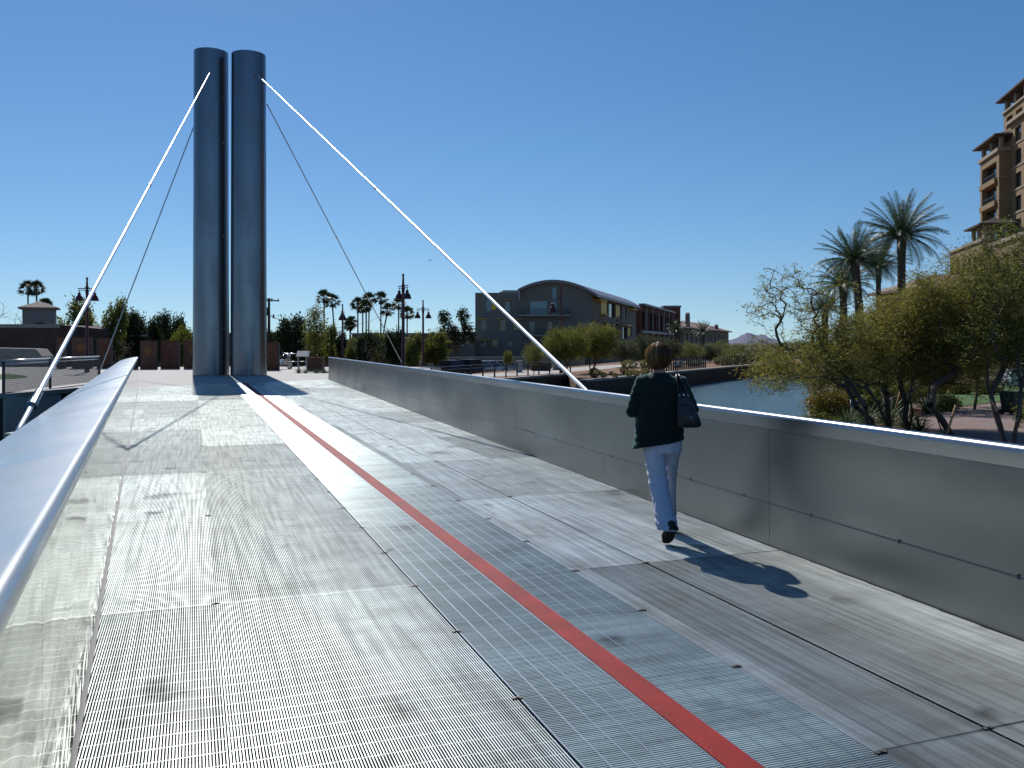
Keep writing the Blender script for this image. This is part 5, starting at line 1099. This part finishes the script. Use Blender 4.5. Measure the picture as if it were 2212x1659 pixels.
for z,k in((.0,1.12),(.3,1.06),(.68,1.0),(.72,.99)): rg.append([(math.copysign(abs(math.cos(6.283*i/n))**.4,math.cos(6.283*i/n))*.42*k*(1+(.03*math.sin(i*2.5) if z<.6 else 0)),math.copysign(abs(math.sin(6.283*i/n))**.4,math.sin(6.283*i/n))*.5*k,z) for i in range(n)])
mb.loft(rg); mb.build('tablecloth',M_cloth,root)
for x in(-.12,.05,.22): tag(MB().lathe((0,0,0),[(.001,0),(.05,0),(.04,.1),(.055,.22),(.001,.22)],12).build('folded_napkin',M_cloth,None,c+Vector((x,-.2,.722))),'white folded napkin standing on the white table','napkin','napkins on the white table')
M_bin=mat('bin_green',(.012,.028,.012),.5)
b=G(2186,896,-.115); root=empty('wheeled_bin',b,.4,label='dark green wheeled bin beside the right edge trunk',cat='bin'); mb=MB(); mb.loft([[(-.15,-.16,.06),(.15,-.16,.06),(.15,.16,.06),(-.15,.16,.06)],[(-.19,-.2,.52),(.19,-.2,.52),(.19,.2,.52),(-.19,.2,.52)]],smooth=False); mb.build('body',M_bin,root); mb=MB(); mb.box((0,0,.55),(.42,.46,.06)); mb.build('lid',M_bin,root)
for x in(-.17,.17): mb=MB(); mb.tube([(x-.02,.15,.07),(x+.02,.15,.07)],.07,12); mb.build('wheel',M_tyre,root)
for (x0,y0,x1,y1),lab in (((1925,905,1948,835),'leaning wooden stake left of the upright mesquite'),((2040,942,2065,875),'leaning wooden stake beside the crooked trunk')):
    a=G(x0,y0+12,-.13); q=P(x1,y1,a.y); mb=MB(); mb.tube([(0,0,0),tuple(q-a)],[.022,.020],6); tag(mb.build('wooden_stake',M_sand,None,a),lab,'stake')

# small airliner far off in the sky
c=P(930,562,5200); root=empty('airplane',c,1.35,label='tiny airplane high in the sky right of the thick stay rod',cat='airplane')
mb=MB(); mb.tube([(0,-13,0),(0,-12,.1),(0,-9,0),(0,9,0),(0,14,.8)],[.3,1.3,1.9,1.9,.4],12); mb.build('fuselage',M_lgrey,root)
for s in(-1,1):
    mb=MB(); mb.loft([[(s*1.5,-3,-.6),(s*1.5,3,-.6),(s*1.5,3,-.2),(s*1.5,-3,-.2)],[(s*15,4,1.0),(s*15,5.5,1.0),(s*15,5.5,1.15),(s*15,4,1.15)]],smooth=False); fixn(mb.build('wing',M_lgrey,root))
    mb=MB(); mb.loft([[(s*.3,11,1),(s*.3,13.5,1),(s*.3,13.5,1.2),(s*.3,11,1.2)],[(s*5,13,1.4),(s*5,14,1.4),(s*5,14,1.5),(s*5,13,1.5)]],smooth=False); fixn(mb.build('tailplane',M_lgrey,root))
    mb=MB(); mb.tube([(s*5,-2.5,-1.2),(s*5,1,-1.2)],.9,10); mb.build('engine',M_post,root)
mb=MB(); mb.loft([[(-.2,10,1),(.2,10,1),(.2,13.5,1),(-.2,13.5,1)],[(-.1,13,6),(.1,13,6),(.1,14.6,6),(-.1,14.6,6)]],smooth=False); fixn(mb.build('tail_fin',M_lgrey,root))
# ================================================================ people
M_skin=mat('skin',(.42,.25,.18),.55,spec=.4); M_jack=mat('dark_green_knit',(.010,.020,.019),.85,var=.25,scale=30,bump=.25,bscale=160,spec=.25); _b=M_jack.node_tree.nodes['Principled BSDF']; _b.inputs['Sheen Weight'].default_value=.9; _b.inputs['Sheen Tint'].default_value=(.25,.5,.45,1); _b.inputs['Sheen Roughness'].default_value=.4
M_trou=mat('pale_blue_trousers',(.76,.79,.90),.8,var=.05,scale=8,bump=.15,bscale=90)
M_shoe=mat('black_shoe',(.012,.011,.011),.5); M_bag=mat('black_leather',(.010,.014,.017),.35,bump=.2,bscale=60); M_brass=mat('bag_ring',(.7,.68,.6),.2,metal=1)
M_hair=mat('auburn_hair',(.11,.062,.026),.34,col2=(.30,.18,.08),scale=30,stretch=(1,1,.1),trans=.55,spec=.6)
def ering(c,rx,ry,n=24,rot=0,sq=1.0):
    c=Vector(c); out=[]
    for k in range(n):
        a=2*math.pi*k/n; x=math.copysign(abs(math.cos(a))**sq,math.cos(a))*rx; y=math.copysign(abs(math.sin(a))**sq,math.sin(a))*ry
        out.append(c+Vector((x*math.cos(rot)-y*math.sin(rot),x*math.sin(rot)+y*math.cos(rot),0)))
    return out
def remesh(o,vox,smooth_it=4,disp=None):
    m=o.modifiers.new('r','REMESH'); m.mode='VOXEL'; m.voxel_size=vox; m.use_smooth_shade=True
    s=o.modifiers.new('s','SMOOTH'); s.iterations=smooth_it; s.factor=.5
    dg=bpy.context.evaluated_depsgraph_get(); dg.update(); ev=o.evaluated_get(dg); me=bpy.data.meshes.new_from_object(ev); mats=[x for x in o.data.materials]
    o.modifiers.clear(); o.data=me; me.materials.clear()
    for x in mats: me.materials.append(x)
    if disp:
        ns=[v.normal.copy() for v in me.vertices]
        for v,n in zip(me.vertices,ns): v.co+=n*disp(v.co)
    me.polygons.foreach_set('use_smooth',[True]*len(me.polygons)); me.update(); return o
def finger(mb,base,d,curl,L_,r0,axis):
    p=Vector(base); dd=Vector(d).normalized(); pts=[p.copy()]; rad=[r0]
    for k,f in enumerate((.42,.32,.26)):
        dd=Matrix.Rotation(curl,3,axis)@dd; p=p+dd*L_*f; pts.append(p.copy()); rad.append(r0*(.95-.1*k))
    mb.tube(pts,rad,8)
def hand(mb,wrist,d,up,side,s=1):
    """palm with four fingers and a thumb; d along the hand, up = back of the hand, side = thumb side"""
    w_=Vector(wrist); d=Vector(d).normalized(); up=Vector(up).normalized(); sd_=Vector(side).normalized()
    def ring(t,a,b): c=w_+d*t; return [c+sd_*a*math.cos(6.283*k/12)+up*b*math.sin(6.283*k/12) for k in range(12)]
    mb.loft([ring(-.02,.026,.02),ring(.02,.033,.019),(ring(.06,.04,.016)),ring(.085,.038,.013)])
    for i,(o_,L_) in enumerate(((.028,.07),(.010,.078),(-.010,.073),(-.028,.058))): finger(mb,w_+d*.08+sd_*o_,d,.42+.06*i,L_,.0088,sd_)
    finger(mb,w_+d*.025+sd_*.03,d*.6+sd_*.9-up*.3,.22,.062,.0098,up)
ROOT=Vector((X(1424,7.5),7.5,0))
woman=empty('person',ROOT,label='woman in a dark green jacket and pale trousers walking away, bag on her right shoulder',cat='person')
# body
mb=MB()
mb.loft([ering((.03,0,z),a,b,20) for z,a,b in ((.80,.13,.09),(.92,.145,.105),(1.05,.125,.095),(1.2,.14,.10),(1.30,.15,.09),(1.36,.11,.07))])
mb.loft([ering((x,y,z),a,b,16) for x,y,z,a,b in ((.01,.0,1.33,.07,.06),(.008,.0,1.39,.052,.052),(.0,.008,1.44,.048,.050),(-.005,.02,1.50,.05,.055))])
mb.loft([ering((-.005,y,z),a,b,20) for y,z,a,b in ((.05,1.437,.02,.02),(.045,1.445,.042,.05),(.035,1.47,.058,.078),(.03,1.51,.068,.09),(.028,1.55,.073,.096),(.025,1.59,.072,.094),(.022,1.625,.058,.076),(.02,1.643,.03,.04),(.02,1.648,.008,.01))])
mb.loft([ering((-.005,y,z),a,b,10) for y,z,a,b in ((.118,1.555,.008,.008),(.128,1.535,.010,.012),(.136,1.515,.014,.014),(.12,1.505,.012,.012))])   # nose
for s in(-1,1): mb.ball((-.005+s*.074,.02,1.54),(.010,.018,.03),8,6)
for s,sh_,el,wr in((-1,(-.145,0,1.325),(-.235,.005,1.075),(-.165,.215,1.07)),(1,(.185,0,1.315),(.285,-.03,1.085),(.215,.175,1.10))):
    mb.tube([sh_,tuple(Vector(sh_).lerp(Vector(el),.5)),el],[.05,.045,.038],12); mb.tube([el,tuple(Vector(el).lerp(Vector(wr),.4)),wr],[.038,.036,.026],12)
    d=(Vector(wr)-Vector(el)).normalized(); hand(mb,wr,d,Vector((s*.9,0,.4)),Vector((0,.1,1)))
LL=[(-.055,0,.85),(-.03,-.045,.50),(.030,-.285,.15)]; RL=[(.115,.02,.85),(.107,.165,.48),(.112,.25,.09)]
for L_ in(LL,RL): mb.tube([L_[0],tuple(Vector(L_[0]).lerp(Vector(L_[1]),.5)),L_[1],tuple(Vector(L_[1]).lerp(Vector(L_[2]),.4)),L_[2]],[.085,.07,.052,.052,.036],12)
body=mb.build('body',M_skin,woman); remesh(body,.006,3)
for s in(-1,1): mb=MB(); mb.ball((-.005+s*.030,.112,1.548),(.013,.008,.009),8,6); mb.build('eye',M_wf,woman)
mb=MB(); mb.ball((-.005,.117,1.483),(.024,.007,.008),10,6); mb.build('mouth',M_rd,woman)
# trousers
mb=MB()
mb.loft([ering((.028,0,z),a,b,28) for z,a,b in ((.72,.160,.115),(.78,.168,.128),(.86,.168,.128),(.95,.155,.118))])
xm=lambda zx:(zx-437)*.00115
lr=[(-.05,0,.80,.088,.115),(-.045,-.005,.72,.092,.112),(-.036,-.012,.65,.088,.10),(-.023,-.04,.535,.083,.088),(-.013,-.10,.42,.081,.084),(0,-.17,.305,.083,.084),(.014,-.245,.19,.090,.090),(.022,-.285,.125,.094,.094)]
mb.loft([ering(c[:3],c[3],c[4],24) for c in lr])
rr_=[(.11,.02,.80,.090,.115),(.113,.05,.72,.084,.108),(.108,.10,.63,.074,.095),(.105,.16,.50,.072,.085),(.105,.20,.36,.076,.082),(.108,.23,.2,.080,.085),(.110,.25,.075,.084,.092)]
mb.loft([ering(c[:3],c[3],c[4],24) for c in rr_])
def fold(p):
    n=mnoise.noise(Vector((p.x*16,p.y*16,p.z*5)))*.0055+mnoise.noise(Vector((p.x*34+7,p.y*34,p.z*13)))*.0022
    if .45<p.z<.62 or p.z<.24: n+=.004*math.sin(p.z*90+p.x*30)
    return n
tr=mb.build('trousers',M_trou,woman); remesh(tr,.009,4,fold)
# back pocket seam lines
mb=MB(); mb.tube([(.028,-.1165,.80),(.028,-.118,.72)],.0016,4); mb.build('back_seam',mat('seam_blue',(.25,.30,.44),.8),woman)
# jacket
mb=MB()
jk=[(-.012,0,.775,.222,.155),(-.008,0,.83,.215,.150),(0,0,.92,.208,.143),(.003,0,1.0,.203,.138),(.012,0,1.10,.200,.135),(.018,0,1.20,.200,.135),(.02,0,1.27,.196,.126),(.018,.0,1.325,.178,.108),(.012,.0,1.358,.135,.088),(.008,.0,1.382,.092,.072),(.006,.0,1.402,.068,.064)]
rg=[]
for x,y,z,a,b in jk:
    ring_=ering((x,y,z),a,b,32,0,.85)
    if z<.9: ring_=[p+Vector((0,0,.025+(p.x-x)*.16-(.02 if p.x<x-.19 else 0))) for p in ring_]   # the hem hangs lower at the left
    rg.append(ring_)
mb.loft(rg)
for s,sh_,el,wr in((-1,(-.135,0,1.325),(-.236,.0,1.075),(-.175,.20,1.07)),(1,(.172,0,1.318),(.282,-.03,1.085),(.222,.16,1.098))):
    a=Vector(sh_);b=Vector(el);c=Vector(wr)
    mb.tube([a-Vector((s*.03,0,0)),a,a.lerp(b,.3),a.lerp(b,.7),b],[.07,.074,.066,.058,.054],16); mb.tube([b-Vector((0,.005,0)),b.lerp(c,.3),b.lerp(c,.7),c],[.054,.054,.05,.046],16); mb.ball(b,.054,12,8)
def jf(p):
    n=mnoise.noise(Vector((p.x*11,p.y*11,p.z*4)))*.006+mnoise.noise(Vector((p.x*22,p.y*22+3,p.z*9)))*.002
    if abs(p.x)>.19: n+=.002*math.sin(p.z*100+p.y*30)
    return n
ja=mb.build('jacket',M_jack,woman); remesh(ja,.009,4,jf)
# hair: a bob with strands
mb=MB(); hp=[(.0,1.432,.048,.042),(-.002,1.448,.066,.066),(-.005,1.475,.086,.090),(-.007,1.515,.101,.106),(-.005,1.555,.104,.111),(.0,1.595,.095,.103),(.004,1.630,.071,.080),(.007,1.649,.040,.048),(.008,1.656,.010,.012)]
mb.loft([ering((-.008,y-.018,z),a,b,26) for y,z,a,b in hp])
hair=mb.build('hair',M_hair,woman)
r=random.Random(8)
remesh(hair,.008,3,lambda p: .010*mnoise.noise(Vector((math.atan2(p.x,p.y+.02)*5.5,p.z*4,0)))+.0025*mnoise.noise(Vector((math.atan2(p.x,p.y+.02)*18,p.z*6,3))))
# the face stays open: pull hair back from the face
for v in hair.data.vertices:
    if v.co.y>.075 and v.co.z<1.60: v.co.y=.075-.3*(v.co.y-.075)
mb=MB(); hl=MB()
for i in range(1200):
    a=r.uniform(0,6.283); 
    if math.sin(a)>.72 or (math.sin(a)<-.35 and math.cos(a)>-.6 and r.random()<.5): continue
    t0=r.uniform(.0,.35); pts=[]; off=r.uniform(-.004,.005)+(.006*r.random() if r.random()<.12 else 0); ln_=r.uniform(.5,1.0)
    for k in range(6):
        f=t0+(1-t0)*ln_*k/5; z=1.656-f*.215; 
        # radius from the profile
        for q in range(len(hp)-1):
            if hp[q][1]<=z<=hp[q+1][1]:
                u=(z-hp[q][1])/(hp[q+1][1]-hp[q][1]); ra=hp[q][2]+(hp[q+1][2]-hp[q][2])*u; rb=hp[q][3]+(hp[q+1][3]-hp[q][3])*u; break
        else: ra,rb=.06,.05
        fl_=.010*max(0,f-.8)*5 if r.random()<.6 else 0
        pts.append(Vector((-.008+math.cos(a+.05*math.sin(f*5+i))*(ra+off+fl_+.004),-.02+math.sin(a)*(rb+off+fl_+.004),z)))
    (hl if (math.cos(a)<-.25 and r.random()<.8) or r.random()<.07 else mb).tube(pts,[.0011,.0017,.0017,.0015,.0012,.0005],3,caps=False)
M_hairs=mat('sunlit_hair',(.55,.36,.15),.25,col2=(.82,.62,.32),scale=60,trans=.6,spec=.7)  # sunlight painted into the strand colour, mostly on the left of the hair
mb.build('hair_strands',M_hair,woman); hl.build('sunlit_strands',M_hairs,woman)
# shoes
def shoe(name,heel,toe,up,wd):
    h=Vector(heel);t=Vector(toe);u=Vector(up).normalized();d=(t-h).normalized();s=d.cross(u).normalized(); L_=(t-h).length; rg=[]
    for f,w_,b,tp_ in((0,.022,0,.05),(.05,.032,0,.065),(.25,.034,.0,.075),(.5,.036,.0,.062),(.75,.045,0,.045),(.92,.036,0,.032),(1,.018,.004,.02)):
        c=h+d*L_*f; rg.append([c+s*w_*math.cos(6.283*k/14)*wd+u*(b+(tp_-b)*(.5+.5*math.sin(6.283*k/14))) for k in range(14)])
    mb=MB(); mb.loft(rg); o=mb.build(name,M_shoe,woman)
    mb=MB(); rg=[]
    for f,w_ in((-.01,.022),(.05,.034),(.3,.034),(.5,.038),(.75,.047),(.93,.038),(1.01,.018)):
        c=h+d*L_*f; rg.append([c+s*w_*wd-u*.004,c-s*w_*wd-u*.004,c-s*w_*wd-u*.018,c+s*w_*wd-u*.018])
    mb.loft(rg,smooth=False); q=mb.build('sole',M_tyre,o); fixn(q); return o
shoe('shoe',(.058,-.372,.175),(.008,-.262,.022),(-.15,.75,.6),1.05); shoe('shoe',(.118,.235,.02),(.108,.47,.02),(0,0,1),1)
# bag
bag=empty('shoulder_bag',ROOT+Vector((.205,-.165,.95)),label='black leather shoulder bag hanging from the woman\'s right shoulder',cat='bag')
mb=MB(); rg=[]
for z,cx,a,b in((0,.005,.09,.045),(.02,.01,.108,.062),(.08,.005,.098,.066),(.16,-.012,.078,.052),(.25,-.03,.056,.032),(.30,-.034,.048,.016)):
    rg.append(ering((cx,0,z+ (0)),a,b,24,0,.6))
mb.loft(rg); o=mb.build('bag_body',M_bag,bag); remesh(o,.008,2,lambda p:.004*mnoise.noise(p*22))
mb=MB(); mb.tube([(-.07,.03,.28),(-.07,.07,.36),(-.065,.125,.42),(-.06,.155,.433),(-.055,.19,.425)],.011,8); mb.tube([(.005,.02,.28),(-.02,.06,.36),(-.035,.12,.42),(-.04,.155,.433),(-.04,.19,.425)],.011,8); mb.build('strap',M_bag,bag)
for x,z in((-.07,.27),(.0,.268),(-.035,.272),(.02,.09)): mb=MB(); mb.ball((x,-.036 if z>.2 else -.066,z),.007,8,5); mb.build('ring',M_brass,bag)
# small far figures
def figure(loc,rz,shirt,trous,label,pose,s=1.0,hairm=None):
    root=empty('person',loc,rz,label=label,cat='person'); root.scale=(s,)*3; mb=MB()
    if pose=='sit':
        hp_=Vector((0,0,.48)); sh_=Vector((0,.04,1.0)); hd=Vector((0,.06,1.22)); kn=[(sx*.12,.45,.5) for sx in(-1,1)]; ft=[(sx*.12,.42,.06) for sx in(-1,1)]; el=[(sx*.25,.08,.78) for sx in(-1,1)]; wr=[(sx*.14,.3,.68) for sx in(-1,1)]
    else:
        hp_=Vector((0,0,.62)); sh_=Vector((0,.42,.86)); hd=Vector((0,.62,.80)); kn=[(sx*.13,.12,.38) for sx in(-1,1)]; ft=[(sx*.14,-.02,.05) for sx in(-1,1)]; el=[(sx*.22,.52,.58) for sx in(-1,1)]; wr=[(sx*.12,.62,.34) for sx in(-1,1)]
    mb.tube([hp_,hp_.lerp(sh_,.5),sh_],[.13,.12,.13],12); mb.tube([sh_,sh_.lerp(hd,.6)],[.06,.05],8); mb.ball(hd,(.08,.10,.115),12,8); mb.ball(hd+Vector((0,.1,-.01)),(.015,.02,.02),6,4)
    for k in(0,1):
        sx=(-1,1)[k]; hip=hp_+Vector((sx*.09,0,0)); so_=sh_+Vector((sx*.17,0,-.02)); mb.tube([hip,kn[k],ft[k]],[.09,.065,.045],8); mb.tube([ft[k],tuple(Vector(ft[k])+Vector((0,.18,-.02)))],[.045,.03],6); mb.tube([so_,el[k],wr[k]],[.055,.045,.032],8)
        hand(mb,wr[k],(0,.4,-.6),(sx,0,0),(0,1,.4))
    b_=mb.build('body',M_skin,root); remesh(b_,.014,2)
    mb=MB(); mb.tube([hp_-Vector((0,0,.03)),hp_.lerp(sh_,.5),sh_+Vector((0,0,.03))],[.155,.145,.16],14)
    for k in(0,1): sx=(-1,1)[k]; mb.tube([sh_+Vector((sx*.13,0,-.01)),el[k]],[.075,.06],10)
    o=mb.build('shirt',shirt,root); remesh(o,.02,2)
    mb=MB()
    for k in(0,1): sx=(-1,1)[k]; mb.tube([hp_+Vector((sx*.09,0,.02)),kn[k],tuple(Vector(ft[k])+Vector((0,0,.06)))],[.115,.085,.065],10)
    o=mb.build('trousers',trous,root); remesh(o,.02,2)
    mb=MB(); mb.ball(hd+Vector((0,-.015,.03)),(.088,.10,.105),12,8); mb.build('hair',hairm or M_shoe,root); return root
M_ws=mat('white_shirt',(.7,.68,.72),.85); M_gs=mat('grey_shirt',(.16,.17,.16),.9); M_dt=mat('dark_trousers',(.02,.02,.025),.9)
figure((X(1461,74),74,-.74),2.6,M_ws,M_dt,'seated person in a white shirt right of the woman\'s head, left one','sit',.85)
figure((X(1468.5,75),75,-.74),2.2,M_ws,M_dt,'seated person in a white shirt and dark cap, right one of the pair','sit',.85)
figure((X(2040,34),34,-.115),1.7,M_gs,M_dt,'person in a grey shirt bending over on the lawn','bend',.72)
# ================================================================ finish
for o in list(bpy.data.objects):
    if o.type=='MESH' and o.name.split('.')[0] in ('cap','shaft','arched_roof','thin'):
        o.data.set_sharp_from_angle(angle=R(28))
